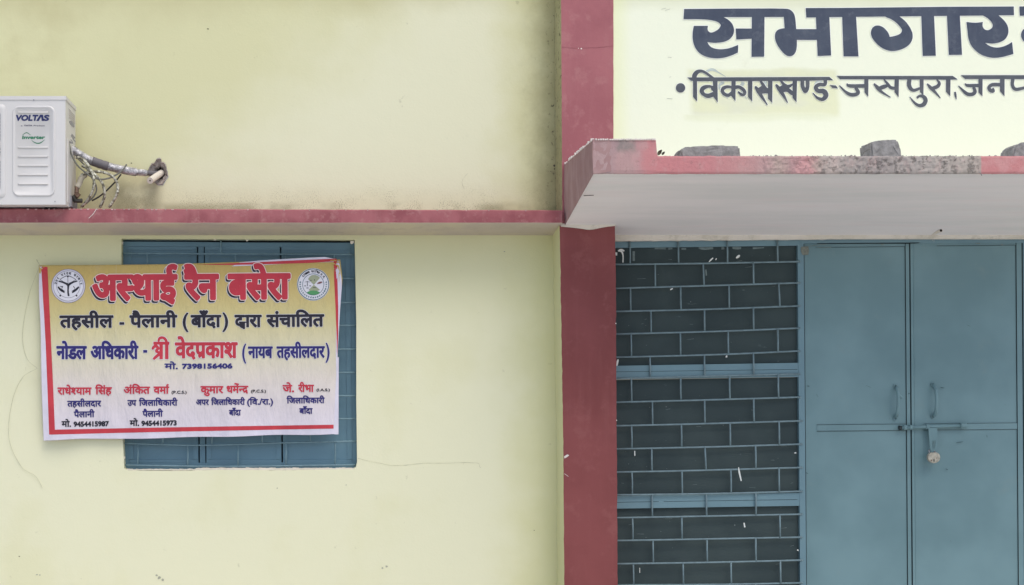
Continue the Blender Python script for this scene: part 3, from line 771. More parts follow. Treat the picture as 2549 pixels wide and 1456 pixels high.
# grille bars
G4 = lambda x, y: (1508.5 + x * .3031, 561.7 + y * .3031)
G5 = lambda x, y: (1508.5 + x * .3388, 962.9 + y * .3388)
gr = empty('door_grille'); gr.parent = B; gr.location = Vector((0, 0, 0)) - B.location
hb = [(G4(80, a), G4(1600, b)) for a, b in ((318, 293), (514, 468), (704, 658), (890, 840), (1080, 1028), (1256, 1217), (1450, 1408))] + \
     [(G5(80, a), G5(1448, b)) for a, b in ((286, 250), (456, 421), (626, 593), (793, 768), (962, 937), (1130, 1106), (1300, 1275), (1456, 1442))]
y_end = 1455
hb += [((1535, 1457 + 57 * k), (1999, 1452 + 57 * k)) for k in range(1, 4)]
def yat(seg, x):
    (x0, y0), (x1, y1) = seg; return y0 + (y1 - y0) * (x - x0) / (x1 - x0)
for s_ in hb:
    a, b = (1512, yat(s_, 1512)), s_[1]
    m_ = ((a[0] + b[0]) / 2 + rr.uniform(-60, 60), yat(s_, (a[0] + b[0]) / 2) + rr.uniform(.2, 1.6))
    bm = bmesh.new()
    pts = [Vector(at(*p, -.018)) for p in (a, m_, b)]; pts[2].y = -.008
    tube(bm, catmull(pts, 4), .0052, 6); mk('grille_bar', bm, M_GBAR, gr, smooth=True)
vb = [((195, 593, 995, 1408), G4), ((403, (797, 805), 1210), G4), ((200, 613, 1010, (1418, 1428)), G4), ((368, 808, 1210), G4), ((205, 610, (1003, 1006), (1410, 1413)), G4), ((360, 808, 1210), G4), ((208, 613, 1015, 1415), G4),
      ((340, 724, 1085), G5), ((187, 553, 911, 1271), G5), ((335, (726, 735), 1098), G5), ((190, 558, 917, 1271), G5), ((338, 737, 1100), G5), ((194, 556, 1277), G5), ((345, 742, 1100), G5), ((200, 566, 918, 1281), G5), ((345, 745, 1100), G5), ((200, 560, 920, 1280), G5)]
for r_, (xs, g_) in enumerate(vb):
    for xx in xs:
        xa, xb = (xx if isinstance(xx, tuple) else (xx, xx + 3))
        xa, xb = g_(xa, 0)[0], g_(xb, 0)[0]
        ya = (598 if r_ == 0 else yat(hb[r_ - 1], xa)); yb = yat(hb[r_], xb) if r_ < len(hb) else 1700
        bm = bmesh.new(); tube(bm, [at(xa, ya, -.016), at((xa + xb) / 2 + rr.uniform(-.5, .5), (ya + yb) / 2, -.016), at(xb, yb, -.016)], .0051, 6)
        mk('grille_bar', bm, M_GBAR, gr, smooth=True)
# splashes of whitewash on the screen and bars
def ZR4(*s_): return [q for a in s_ for q in conv(stroke(a), G4)]
def ZR5(*s_): return [q for a in s_ for q in conv(stroke(a), G5)]
for q in (ZR4([(845, 298, 5), (862, 280, 12), (880, 264, 8)]), ZR4([(900, 282, 6), (908, 268, 9)]), ZR4([(1070, 265, 10), (1083, 256, 20), (1095, 245, 16)]),
          ZR4([(105, 206, 10), (130, 215, 14), (140, 250, 9), (139, 302, 9)]) + ZR4([(100, 208, 14), (125, 198, 16), (150, 208, 12)]), ZR4([(84, 220, 18), (83, 245, 16)]),
          ZR4([(100, 1098, 9), (94, 1120, 16), (88, 1150, 12)]), ZR4([(992, 1066, 10), (988, 1082, 14)]), ZR4([(528, 526, 10), (548, 515, 10)]),
          ZR5([(974, 590, 5), (980, 630, 12), (994, 692, 8)]), ZR5([(211, 470, 7), (212, 506, 7)]), ZR5([(1014, 998, 8), (1020, 1032, 11)]), ZR5([(1384, 486, 6), (1398, 484, 9)]), ZR5([(248, 1330, 4), (248, 1366, 4)]), ZR5([(1405, 1196, 8), (1414, 1204, 8)])):
    flat('paint_splash', q, sm(-.0225), M_WHITE, gr)
flat('paint_smudge', ZR4([(400, 185, 14), (490, 186, 18)], [(512, 188, 18), (545, 186, 14)], [(620, 190, 16), (658, 190, 14)], [(760, 180, 12), (800, 186, 24), (880, 184, 18)], [(948, 186, 20), (972, 184, 20)], [(1040, 180, 20), (1075, 183, 24), (1108, 182, 18)], [(1205, 184, 16), (1240, 184, 14), (1298, 180, 8)], [(228, 210, 20), (228, 290, 18)], [(820, 360, 10), (824, 410, 12)]), sm(.0165), M_SMUD, df)
fl = []
for k in range(46):
    x = rr.uniform(1535, 1985); y = rr.uniform(615, 1456)
    if 905 < y < 945 or 1230 < y < 1266: continue
    fl.append(circ(x, y, rr.uniform(.25, .7), 5))
for k in range(26):
    x = rr.uniform(1545, 1975); y = rr.uniform(620, 1450)
    if 900 < y < 945 or 1225 < y < 1266: continue
    fl += stroke([(x, y, .4), (x + rr.uniform(5, 22), y + rr.uniform(-3, 1), .8)])
o_ = flat('paint_flecks', fl, sm(.0168), M_SMUD, df); o_['kind'] = 'stuff'

# door leaves
Z6 = lambda x, y: (1965.9 + x * .4409, 561.7 + y * .4409)
def leaf(x0, x1, ya, lab):
    L_ = tag(piece('door_leaf', [rect(x0, ya, x1, 1640)], .004, .03, M_DOOR, B, .002), lab)
    return L_
l1 = leaf(2004, 2266.0, 606.5, 'left door leaf'); l2 = leaf(2268.6, 2545.5, 606.5, 'right door leaf')
def on(name, r_, parent, Yf=-.001, mat=None, bev=.0015): return piece(name, [rect(*r_)], Yf, .006, mat or M_DOOR, parent, bev)
on('stile', (2004.5, 608, 2032, 1640), l1, .0025); on('stile', (2256.5, 616, 2265, 1640), l1, .0000)
on('top_rail', (2033, 608, 2256, 615), l1, .0010); on('lock_rail', (2033, 1058, 2255.5, 1073), l1, .0005)
on('astragal', (2268.8, 607, 2275, 1640), l2, -.004)
on('stile', (2275.5, 608, 2297, 1640), l2, .0025); on('stile', (2532, 608, 2545, 1640), l2, .0005)
on('top_rail', (2298, 608, 2531.5, 614), l2, .0015); on('lock_rail', (2298, 1058, 2531.5, 1073), l2, .0005)
for xx, pr in ((2256.0, l1), (2267.3, l1), (2531.8, l2), (2547.2, df), (2003.6, l1)):
    piece('gap_line', [rect(xx - (.9 if xx == 2267.3 else .45), 607, xx + (1.1 if xx == 2267.3 else .45), 1640)], .0004 if xx in (2267.3, 2547.2, 2003.6) else -.0012 , .035, M_GAP, pr, 0)
piece('gap_line', [[(2035, 605.3), (2285, 603.5), (2292, 604.6), (2270, 606), (2035, 606.2)]], -.0075, .03, M_GAP, df, 0)
for ya in (1057.4, 1073.2):
    piece('gap_line', [rect(2033, ya, 2255, ya + .7)], -.0006, .01, M_GAP, l1, 0); piece('gap_line', [rect(2300, ya, 2531, ya + .6)], -.0002, .01, M_GAP, l2, 0)
for ya, xa, xb, pr in ((616, 2035, 2255, l1), (615, 2335, 2530, l2)):
    piece('gap_line', [rect(xa, ya, xb, ya + .5)], .0008, .01, M_GAP, pr, 0)
flat('paint_splash', ZR4([(1730, 178, 3), (1850, 176, 5)]) + [q for s_ in ([(100, 118, 2), (140, 112, 3), (210, 104, 3)], [(515, 106, 6), (530, 107, 8)], [(1048, 99, 4), (1075, 100, 5)], [(1192, 106, 8), (1205, 107, 8)]) for q in conv(stroke(s_), Z6)], sm(-.0085), M_SMUD, l1)
# scuffs on the enamel
M_SCUFF = simple('enamel_scuff', (84, 108, 114), .7, .2, 60, 0)
for k_, (x, y, dx, dy, w_, pr) in enumerate(((95, 903, 18, 6, 3, l1), (100, 905, 10, -2, 4, l1), (940, 1225, 40, -6, 5, l2), (880, 1372, 14, 6, 6, l2), (1112, 1180, 3, 16, 3, l2), (150, 950, 12, 18, 2, l1), (430, 900, 30, 14, 2, l1), (850, 912, 24, 4, 5, l2), (1000, 560, 22, 8, 2, l2), (672, 945, 3, 4, 8, l1), (90, 1392, 14, 8, 5, l1))):
    flat('scuff', conv(stroke([(x, y, w_ * .4), (x + dx * .5, y + dy * .5 + 1, w_), (x + dx, y + dy, w_ * .4)]), Z6), sm(-.0052), M_SCUFF, pr)
# handles: bowed pulls on eyes
def pull(parent, pts, r=.0062):
    bm = bmesh.new(); tube(bm, catmull([at(*Z6(x, y), Y) for x, y, Y in pts], 5), r, 8)
    h_ = mk('handle', bm, M_DOOR, parent, smooth=True)
    return h_
h1 = pull(l1, [(600, 912, .0), (606, 930, -.03), (612, 955, -.046), (612, 1010, -.046), (606, 1055, -.03), (598, 1080, .0)], .0088)
bm = bmesh.new(); tube(bm, [at(*Z6(612, 958), -.046), at(*Z6(628, 966), -.05), at(*Z6(634, 974), -.05)], [.009, .008, .008], 8); mk('spindle', bm, M_DOOR, h1)
h2 = pull(l2, [(808, 900, .0), (822, 920, -.028), (828, 950, -.044), (828, 1020, -.044), (824, 1055, -.028), (810, 1072, .0)], .0092)
for hh, xx, ys in ((h1, 596, (908, 1088)), (h2, 808, (897, 1076))):
    for y in ys:
        bm = bmesh.new(); c_ = at(*Z6(xx, y), -.002)
        tube(bm, [(c_[0] + .009 * math.cos(a_ * math.pi / 5), c_[1], c_[2] + .011 * math.sin(a_ * math.pi / 5)) for a_ in range(11)], .003, 6, False)
        mk('eye_ring', bm, M_DOOR, hh)
# small mud patch on the frame
flat('mud_patch', [smooth_poly([(1994, 614), (2012, 613), (2014, 624), (2012, 634), (1998, 635), (1993, 626)])], sm(-.0075), simple('mud', (130, 134, 124), .95, .25, 60, .5), df)
# sliding bolt across both leaves
bolt = empty('sliding_bolt'); bolt.parent = B; bolt.location = Vector((0, 0, 0)) - B.location
bm = bmesh.new(); tube(bm, [at(*Z6(622, 1141), -.022), at(*Z6(985, 1128), -.022)], .0095, 10); mk('rod', bm, M_DOOR, bolt, smooth=True)
bm = bmesh.new(); tube(bm, [at(*Z6(616, 1141), -.022), at(*Z6(630, 1141), -.022)], .0128, 10); mk('rod_end', bm, simple('worn_steel', (70, 80, 82), .4, .3, 60, .1, .6), bolt, smooth=True)
for xx in (650, 684, 776, 975):
    y = 1141 - (xx - 622) * .036
    bm = bmesh.new(); tube(bm, [at(*Z6(xx - (8 if xx != 975 else 12), y), -.022), at(*Z6(xx + (8 if xx != 975 else 22), y), -.022)], .0138, 10)
    c_ = at(*Z6(xx, y), -.01); bx(bm, c_[0] - .008, c_[0] + .008, -.022, .002, c_[2] - .011, c_[2] + .011)
    mk('keeper', bm, M_DOOR, bolt)
# hasp plate with its slot, built as a frame round the slot
hp = [(783, 1140), (832, 1140), (834, 1230), (836, 1282), (795, 1282), (787, 1200)]
o4 = [Z6(*p) for p in [(783, 1142), (833, 1142), (835, 1218), (822, 1212), (805, 1214), (787, 1200)]]
piece('hasp', [o4, [Z6(*p) for p in [(787, 1200), (805, 1214), (803, 1240), (806, 1258), (796, 1282), (791, 1240)]], [Z6(*p) for p in [(822, 1212), (835, 1218), (837, 1282), (819, 1258), (822, 1240)]], [Z6(*p) for p in [(806, 1258), (819, 1258), (837, 1282), (796, 1282)]]], -.034, -.031, M_DOOR, bolt, 0)

# ---------------------------------------------------------------- window
wn = empty('window'); wn.parent = B; wn.location = Vector((0, 0, 0)) - B.location
WY = .072
def wp(name, poly, Yf, Yb, mat, bev=.0015): return piece(name, [poly], Yf, Yb, mat, wn, bev)
wp('frame', [(296, 594), (895, 599), (895, 615), (296, 613)], WY - .008, .12, M_SHUT); wp('frame', [(300, 1153), (895, 1150), (897, 1178), (300, 1178)], WY - .008, .12, M_SHUT)
wp('frame', [(296, 605), (317, 605), (322, 1160), (300, 1160)], WY - .006, .12, M_SHUT); wp('frame', [(873, 605), (895, 605), (899, 1160), (878, 1160)], WY - .006, .12, M_SHUT)
for (xa, xb) in ((317, 490.2), (493.6, 507.2), (509.8, 697), (700.6, 874)):
    s_ = wp('shutter', [(xa, 613), (xb, 613), (xb + 4, 1153), (xa + 4, 1153)], WY, .11, M_SHUT)
    if xb - xa > 50:
        for (a, b, yy0, yy1) in ((xa + 1, xb - 1, 614, 622), (xa + 1, xb - 1, 1144, 1152), (xa + 1, xa + 12, 623, 1143), (xb - 13, xb - 1, 623, 1143)):
            piece('rail' if yy1 - yy0 < 20 else 'stile', [[(a + lean(yy0) + 1, yy0), (b + lean(yy0) + 1, yy0), (b + lean(yy1) + 2, yy1), (a + lean(yy1) + 2, yy1)]], WY - .006, WY + .004, M_SHUT, s_, .001)
piece('gap_line', [[(296, 598), (890, 600), (890, 604), (600, 603.5), (480, 602), (296, 601)]], WY - .0095, WY + .01, M_GAP, wn, 0)
wp('back_panel', [(290, 590), (900, 590), (900, 1182), (290, 1182)], .122, .14, simple('dark_blue_steel', (40, 54, 64), .7, .1, 20, 0))
whb = [[(306, 631), (590, 632.5), (881, 633.5)]] + [[(306, y - 1), (590, y + 1), (886, y)] for y in (693, 753, 810, 869, 927, 985, 1042)] + [[(310, 1103), (500, 1108), (700, 1102), (887, 1098)], [(311, 1157.5), (560, 1161), (887, 1157)]]
def whl(i, x):
    P = whb[i]
    for a, b in zip(P, P[1:]):
        if x <= b[0]: return a[1] + (b[1] - a[1]) * (x - a[0]) / (b[0] - a[0])
    return P[-1][1]
GY = .028
for P in whb:
    bm = bmesh.new(); tube(bm, catmull([at(x, y, GY) for x, y in P], 4), .0046, 6); mk('grille_bar', bm, M_WBAR, wn, smooth=True)
wv = [[550], [366, 586, 710, 832]] + [[343 + (0 if k % 2 else 60), 467 + (0 if k % 2 else 60), 595 + (0 if k % 2 else 58), 712 + (0 if k % 2 else 60), 833] for k in range(7)] + [[343, 467, 593, 712, 834]]
for r_, xs in enumerate(wv):
    if r_ == 8: xs = [406, 528, 653, 772.5]
    for x in xs:
        ya = 600 if r_ == 0 else whl(r_ - 1, x); yb = whl(r_, x)
        bm = bmesh.new(); tube(bm, [at(x, ya, GY + .003), at(x + rr.uniform(-1, 1), (ya + yb) / 2, GY + .003), at(x - .5, yb, GY + .003)], .0044, 6); mk('grille_bar', bm, M_WBAR, wn, smooth=True)
# rough mortar round the opening
bm = bmesh.new()
for i in range(70):
    x = 305 + 580 * i / 70; y = 1169 + 1.2 * noise.noise(Vector((x * .05, 0, 0)))
    prism(bm, [(x, y - (4.2 if x > 480 else 1.4) + rr.uniform(-.8, .8)), (x + 8.4, y - (4.2 if x > 480 else 1.4) + rr.uniform(-.8, .8)), (x + 8.4, y + 1.5), (x, y + 1.5)], .004 + rr.uniform(0, .004), .03)
mk('sill_mortar', bm, M_CREAM, wn)['kind'] = 'stuff'
for (x, y, w_) in ((304, 606, 3), (536, 595, 5), (616, 597, 4), (877, 604, 5), (309, 1140, 2.5)):
    flat('mortar_lump', [smooth_poly([(x - w_, y - 4), (x + w_, y - 4), (x + w_ * .8, y + 1), (x - w_ * .3, y + 4), (x - w_, y + 2)], 80)], sm(.012), M_CREAM, wn)

# ================================================================ banner
random.seed(5)
BA = tag(empty('banner', at(470, 870, -.05)), 'wrinkled ochre and white printed cloth banner with red border tied over the window', 'banner')
TL, TR, BR, BL = (97, 660), (848, 645), (840, 1081), (108, 1097)
def topy(x):
    t = (x - 97) / 751
    return 660 - 3 * min(1, max(0, (t - .1) / .4)) - (13.5 * max(0, (t - .45) / .55) ** 1.0 if t > .45 else 0) + (2.5 * max(0, (t - .9) / .1))
def boty(x):
    t = (x - 108) / 732
    return 1097 - 17 * t + 1.6 * math.sin(t * 22) * (.4 + t) * .6 - 3 * math.exp(-((t - .12) / .07) ** 2)
def leftx(y): return 97 + 11 * (y - 660) / 437 + 2 * math.sin((y - 660) / 60) * .5 - 3 * math.exp(-((y - 740) / 60) ** 2)
def rightx(y):
    if y < 700: return 846 + 8 * max(0, (y - 645)) / 55 * .8
    return 852.5 - 12 * min(1, (y - 700) / 150) if y < 850 else 840.5
def wr(x, y):
    """how far the cloth stands off, metres"""
    u, v = (x - 97) / 750, (y - 650) / 440
    d = .0060 * math.sin(u * 21 + 1.5 * math.sin(v * 3)) * (.3 + v) + .0040 * math.sin(u * 47 + v * 3.1) * v
    d += .0016 * math.sin(u * 150 + 2 * math.sin(u * 13)) * max(0, (v - .8) / .2) ** 2
    d += .0075 * noise.noise(Vector((u * 6, v * 2.2, 1))) + .0075 * noise.noise(Vector((u * 16, v * 4.5, 5))) + .0035 * noise.noise(Vector((u * 34, v * 7, 8)))
    r_ = math.hypot(x - 846, y - 650); a_ = math.atan2(y - 650, 846 - x)
    d += .004 * math.sin(a_ * 13) * math.exp(-r_ / 90)
    r_ = math.hypot(x - 97, y - 660); a_ = math.atan2(y - 660, x - 97)
    d += .003 * math.sin(a_ * 11) * math.exp(-r_ / 80)
    d += .012 * math.exp(-((u - 1.0) / .05) ** 2) * math.sin(v * 7)
    return d
BY = -.043
def bmap(layer): return lambda x, y: at(x, y, BY - wr(x, y) - .0006 * layer)
n = NB('banner_print', .55, .3); u, v = n.uv(BY)
g = n.math('ADD', v, n.mul(n.math('SUBTRACT', u, 470.0), .015))
cr = n.t.nodes.new('ShaderNodeValToRGB'); n.t.links.new(n.math('DIVIDE', n.math('SUBTRACT', g, 650.0), 440.0), cr.inputs[0]); el = cr.color_ramp.elements
el[0].position = 0; el[0].color = lin((186, 160, 92)); el[1].position = 1; el[1].color = lin((212, 205, 216))
for p_, c_ in ((.12, (196, 172, 106)), (.3, (200, 188, 134)), (.5, (208, 202, 172)), (.68, (212, 203, 194)), (.85, (212, 204, 208))):
    e = el.new(p_); e.color = lin(c_)
c = cr.outputs[0]
c = n.mix(n.mul(n.ss(n.noise(3, 4, stretch=(2, 1, .6)), .55, .75), .12), c, lin((190, 186, 190)))
fold = n.mul(n.ss(n.math('ABSOLUTE', n.math('SUBTRACT', u, 289.0)), 1.2, 0), .12)
fold2 = n.mul(n.ss(n.math('ABSOLUTE', n.math('SUBTRACT', u, 481.0)), 1.2, 0), .1)
c = n.mix(fold, c, lin((236, 234, 240))); c = n.mix(fold2, c, lin((236, 234, 240)))
n.col(c); n.bump(n.noise(5, 5, .6, stretch=(3.2, 1, 1)), .7, .024); M_BAN = n.m
M_BMARG = simple('banner_margin', (214, 209, 222), .55, .06, 12, .3, bs=30, dist=.004)
M_BRED = simple('banner_red', (196, 62, 72), .5, .1, 12, .2, bs=30)
M_TRED = simple('title_red', (190, 56, 70), .5, .08, 12, .2, bs=30)
M_TPINK = simple('title_outline', (236, 214, 206), .5, .03, 12, 0)
M_BBLK = simple('banner_black', (40, 38, 50), .5, .1, 12, 0)
M_BNAV = simple('banner_navy', (48, 44, 110), .5, .1, 12, 0)
M_BWHT = simple('lettering_outline', (222, 220, 226), .5, .03, 12, 0)
bm = bmesh.new(); NU, NV = 180, 110; G = {}
for i in range(NU + 1):
    for j in range(NV + 1):
        u_, v_ = i / NU, j / NV
        y0 = 652 + 435 * v_
        xl, xr = leftx(y0), rightx(y0); x = xl + (xr - xl) * u_
        yt, yb = topy(x), boty(x); y = yt + (yb - yt) * v_
        G[i, j] = bm.verts.new(at(x, y, BY - wr(x, y)))
for i in range(NU):
    for j in range(NV): bm.faces.new((G[i, j], G[i + 1, j], G[i + 1, j + 1], G[i, j + 1]))
ret = bmesh.ops.extrude_face_region(bm, geom=bm.faces[:])
for v_ in ret['geom']:
    if isinstance(v_, bmesh.types.BMVert): v_.co.y += .0008
mk('cloth', bm, M_BAN, BA, smooth=True)
CUT = 6.0
def bprint(name, polys, mat, layer, parent=BA, cuts=CUT): return flat(name, polys, bmap(layer), mat, parent, cuts)
DZp = lambda pts: [DZ(*p) for p in pts]
def edge_strip(xs, f0, f1): return [(x, f0(x)) for x in xs] + [(x, f1(x)) for x in xs[::-1]]
xs_ = [109 + 7.3 * k for k in range(101)]
ys_ = [662 + 4.35 * k for k in range(100)]
# pale margins
bprint('margin', [[(leftx(y) + .4, y) for y in ys_[:-1]] + [(leftx(y) + (8 + 9 * (y - 660) / 430), y) for y in ys_[:-1][::-1]],
                  [(x, boty(x) - 15 + 2 * (x - 108) / 732) for x in xs_] + [(x, boty(x) - .4) for x in xs_[::-1]]], M_BMARG, 1)
bprint('margin', [DZp([(1560, 80), (1700, 66), (1880, 55), (2060, 45), (2180, 40), (2240, 52), (2262, 64), (2240, 76), (2060, 82), (1880, 90), (1700, 100), (1500, 108)]),
                  DZp([(2262, 62), (2284, 70), (2290, 130), (2301, 200), (2302, 260), (2290, 420), (2280, 600), (2272, 740), (2262, 900), (2258, 740), (2262, 500), (2256, 200)]),
                  DZp([(2270, 770), (2280, 770), (2278, 1332), (2246, 1332), (2250, 1180), (2256, 1000)])], M_BMARG, 1)
# red border
bprint('red_border', [DZp([(112, 112), (158, 112), (172, 400), (186, 700), (200, 1000), (212, 1298), (900, 1284), (1600, 1272), (2242, 1262), (2242, 1290), (1600, 1302), (900, 1316), (190, 1334), (170, 1334), (158, 1000), (146, 700), (130, 400)]),
                      DZp([(1240, 96), (1500, 86), (1800, 72), (2060, 60), (2262, 52), (2268, 68), (2270, 200), (2276, 400), (2276, 600), (2268, 760), (2264, 600), (2256, 400), (2246, 200), (2244, 72), (2060, 84), (1800, 92), (1500, 98)])], M_BRED, 2)
# title
T0, T1 = DZ(484, 362), DZ(1930, 350)
def title(b): 
    out = []
    for s_, xa, xb in (("अ~सथाई", 484, 1108), ("रैन", 1150, 1410), ("बसेरा", 1470, 1932)):
        ya = 362 - 12 * (xa - 484) / 1446
        out += setline(s_, DZ(xa, ya), DZ(xb, 362 - 12 * (xb - 484) / 1446), 66, b)
    return out
tt = title(4.2)
tl = bprint('title_lettering', tt, M_TRED, 6)
bprint('lettering_outline', fatten(tt, 1.7), M_TPINK, 5, tl)
bprint('lettering_shadow', shift(fatten(tt, 1.4), -3.4, 4.6), M_BBLK, 4, tl)
bprint('lettering_halo', shift(fatten(tt, 2.6), -3.4, 4.6), M_BWHT, 3, tl)
def line(name, parts, mat, halo=.9, lay=4):
    for s_, (xa, ya), (xb, yb), h_, b in parts:
        ps = setline(s_, DZ(xa, ya), DZ(xb, yb), h_ * .3417, b) if isinstance(s_, str) else s_
        o = bprint(name, ps, mat, lay)
        if halo: bprint('lettering_outline', fatten(ps, halo), M_BWHT, lay - 1, o)
line('place_lettering', [("तहसील", (245, 558), (640, 556), 92, 1.9), ("-", (682, 555), (718, 555), 92, 1.5), ("पैलानी", (755, 556), (1105, 554), 92, 1.9), ("(", (1142, 554), (1185, 554), 110, 1.3), ("बाँदा", (1200, 554), (1425, 553), 92, 1.9), (")", (1432, 553), (1475, 553), 110, 1.3), ("द_वारा", (1520, 553), (1720, 552), 92, 1.9), ("संचािलत", (1752, 552), (2176, 548), 92, 1.9)], M_BBLK)
line('officer_lettering', [("नोडल", (222, 786), (445, 786), 98, 1.9), ("अिधकारी", (472, 786), (822, 784), 98, 1.9), ("-", (855, 760), (885, 760), 98, 1.5), ("(", (1576, 782), (1606, 782), 112, 1.0), ("नायब", (1618, 778), (1800, 777), 86, 1.5), ("तहसीलदार", (1826, 777), (2180, 775), 86, 1.5), (")", (2184, 776), (2214, 776), 112, 1.0)], M_BNAV)
line('name_lettering', [([Ink([q for a in ([(930, 668, 20), (1046, 668, 20)], [(986, 665, 24), (986, 784, 24)], [(922, 712, 14), (934, 694, 20), (952, 690, 20), (962, 706, 20), (948, 726, 18)], [(945, 726, 16), (984, 742, 18)], [(984, 738, 18), (952, 764, 20), (930, 784, 16)], [(1027, 665, 24), (1027, 784, 24)], [(1027, 672, 20), (1020, 645, 18), (1000, 628, 18), (976, 632, 18), (966, 654, 14)]) for q in conv(stroke(a), DZ)], .3)], (0, 0), (0, 0), 0, 0), ("वेदप%काश", (1086, 780), (1545, 778), 118, 2.2)], M_TRED, 1.2)
line('phone_lettering', [("मो.", (1010, 858), (1108, 858), 42, .9), ("7398156406", (1138, 856), (1506, 853), 40, 1.2)], M_BNAV, .4)
line('name_lettering', [("राधे~शयाम", (230, 1044), (480, 1044), 54, 1.1), ("िसंह", (505, 1042), (628, 1042), 54, 1.1), ("अंिकत", (712, 1038), (906, 1038), 54, 1.1), ("वमा^", (930, 1037), (1045, 1037), 54, 1.1), ("कुमार", (1272, 1034), (1440, 1034), 54, 1.1), ("धमे^~नद%", (1462, 1032), (1622, 1032), 54, 1.1), ("जे.", (1870, 1026), (1955, 1026), 54, 1.1), ("रीभा", (1984, 1024), (2100, 1024), 54, 1.1)], M_TRED, .5)
line('rank_lettering', [("(P.C.S.)", (1062, 1036), (1172, 1036), 22, .35), ("(P.C.S.)", (1640, 1028), (1750, 1028), 22, .35), ("(I.A.S.)", (2118, 1018), (2216, 1018), 20, .35)], M_BBLK, 0)
line('post_lettering', [("तहसीलदार", (302, 1132), (550, 1130), 44, .8), ("पैलानी", (350, 1210), (502, 1208), 44, .8), ("उप", (740, 1126), (806, 1126), 44, .8), ("िजलािधकारी", (824, 1126), (1106, 1124), 44, .8), ("पैलानी", (850, 1206), (1000, 1204), 44, .8),
     ("अपर", (1240, 1120), (1335, 1120), 42, .75), ("िजलािधकारी", (1350, 1120), (1598, 1118), 42, .75), ("(िव./रा.)", (1612, 1118), (1802, 1116), 42, .75), ("बाँदा", (1480, 1196), (1568, 1195), 42, .75), ("िजलािधकारी", (1900, 1108), (2178, 1106), 42, .8), ("बाँदा", (1992, 1184), (2090, 1183), 42, .8)], M_BNAV, 0, 3)
line('phone_lettering', [("मो.", (260, 1278), (330, 1278), 42, .75), ("9454415987", (348, 1278), (606, 1274), 40, .9), ("मो.", (756, 1272), (826, 1272), 42, .75), ("9454415973", (842, 1272), (1100, 1268), 40, .9)], M_BBLK, 0, 3)
# emblems
def arc_text(chars, cx, cy, r_, a0, a1, h_, flip=1):
    out = []
    for k, ch in enumerate(chars):
        tr, adv = glyph(ch) if ch != ' ' else ([], 0)
        a_ = R(a0 + (a1 - a0) * (k + .5) / len(chars)); ux, uy = -math.sin(a_) * flip, math.cos(a_) * flip; nx, ny = math.cos(a_) * flip, math.sin(a_) * flip
        for t in tr:
            out.append([(cx + math.cos(a_) * r_ + (ux * (x - adv / 2) + nx * (y - .35)) * h_, cy + math.sin(a_) * r_ + (uy * (x - adv / 2) + ny * (y - .35)) * h_) for x, y in t])
    return [Ink(out, .28)]
M_EG = simple('emblem_grey', (206, 202, 212), .5, .03, 12, 0); M_EL = simple('emblem_line', (112, 104, 124), .5, .05, 12, 0); M_EW = simple('emblem_pale', (222, 220, 226), .5, .03, 12, 0)
M_EGR = simple('emblem_green', (84, 148, 96), .5, .05, 12, 0); M_ETE = simple('emblem_teal', (78, 110, 120), .5, .05, 12, 0); M_EKH = simple('emblem_khaki', (158, 164, 136), .5, .05, 12, 0); M_EBR = simple('emblem_brown', (128, 84, 84), .5, .05, 12, 0)
ex, ey = DZ(310, 251)
def E1(x, y): return ((130 + x / 9.1) * .8024, (800 + y / 9.1) * .8024)
e1 = bprint('emblem', [circ(ex, ey, 42, 48)], M_EG, 2)
bprint('emblem_ring', ringp(ex, ey, 42, .9) + ringp(ex, ey, 37.5, .8), M_EL, 3, e1)
bprint('emblem_disc', [circ(ex, ey, 36.8, 40)], M_EW, 3.5, e1)
bprint('emblem_ring', ringp(ex, ey + .5, 29, .9, -20, 200), M_EL, 4, e1)
ink = []
for s_ in ([(470, 655, 38), (600, 690, 48), (700, 735, 60), (740, 770, 70), (740, 850, 50), (738, 950, 50), (755, 1080, 50)], [(1000, 650, 36), (870, 690, 48), (790, 735, 58), (745, 775, 60)],
           [(455, 815, 40), (500, 870, 60), (560, 930, 50), (640, 980, 30)], [(1045, 815, 40), (990, 870, 60), (930, 930, 50), (850, 985, 30)], [(590, 800, 26), (560, 870, 14), (600, 920, 30), (650, 945, 14)], [(890, 800, 26), (930, 870, 14), (890, 920, 30), (840, 945, 14)],
           [(510, 605, 16), (620, 540, 16), (730, 505, 22), (850, 545, 16), (960, 610, 16)], [(510, 615, 10), (730, 712, 8), (960, 615, 10)], [(732, 520, 12), (734, 700, 12)]):
    ink += conv(stroke(s_), E1)
ink += [[E1(480 - 0, 800)[0:2], E1(590, 795), E1(560, 820)]] + conv([circ(517, 1065, 26, 8), circ(978, 1065, 26, 8), circ(732, 525, 24, 8)], E1)
bprint('emblem_figure', ink, M_BBLK, 5, e1)
bprint('emblem_lettering', arc_text(list("उतर") + [' '] + list("परदश") + [' '] + list("सरकार"), ex, ey + 1, 32.6, 188, 354, 8.5), M_BBLK, 5, e1)
fx, fy = DZ(2094, 240)
def E2(x, y): return ((900 + x / 9.707) * .8024, (800 + y / 9.707) * .8024)
e2 = bprint('emblem', [circ(fx, fy, 40.5, 48)], M_EW, 2)
bprint('emblem_ring', ringp(fx, fy, 38.6, 2.0), M_ETE, 3, e2)
bprint('emblem_ring', ringp(fx, fy, 26.5, 1.2), M_ETE, 4, e2)
bprint('emblem_field', conv([smooth_poly([(715, 810), (540, 640), (600, 545), (700, 505), (830, 530), (900, 600)]), smooth_poly([(715, 810), (560, 960), (620, 1010), (800, 1010), (900, 960)])], E2), M_EKH, 5, e2)
bprint('emblem_hill', conv([smooth_poly([(500, 1040), (570, 1000), (690, 975), (800, 990), (900, 1040), (850, 1090), (710, 1120), (580, 1095)], 70)], E2), M_EGR, 6, e2)
ink = []
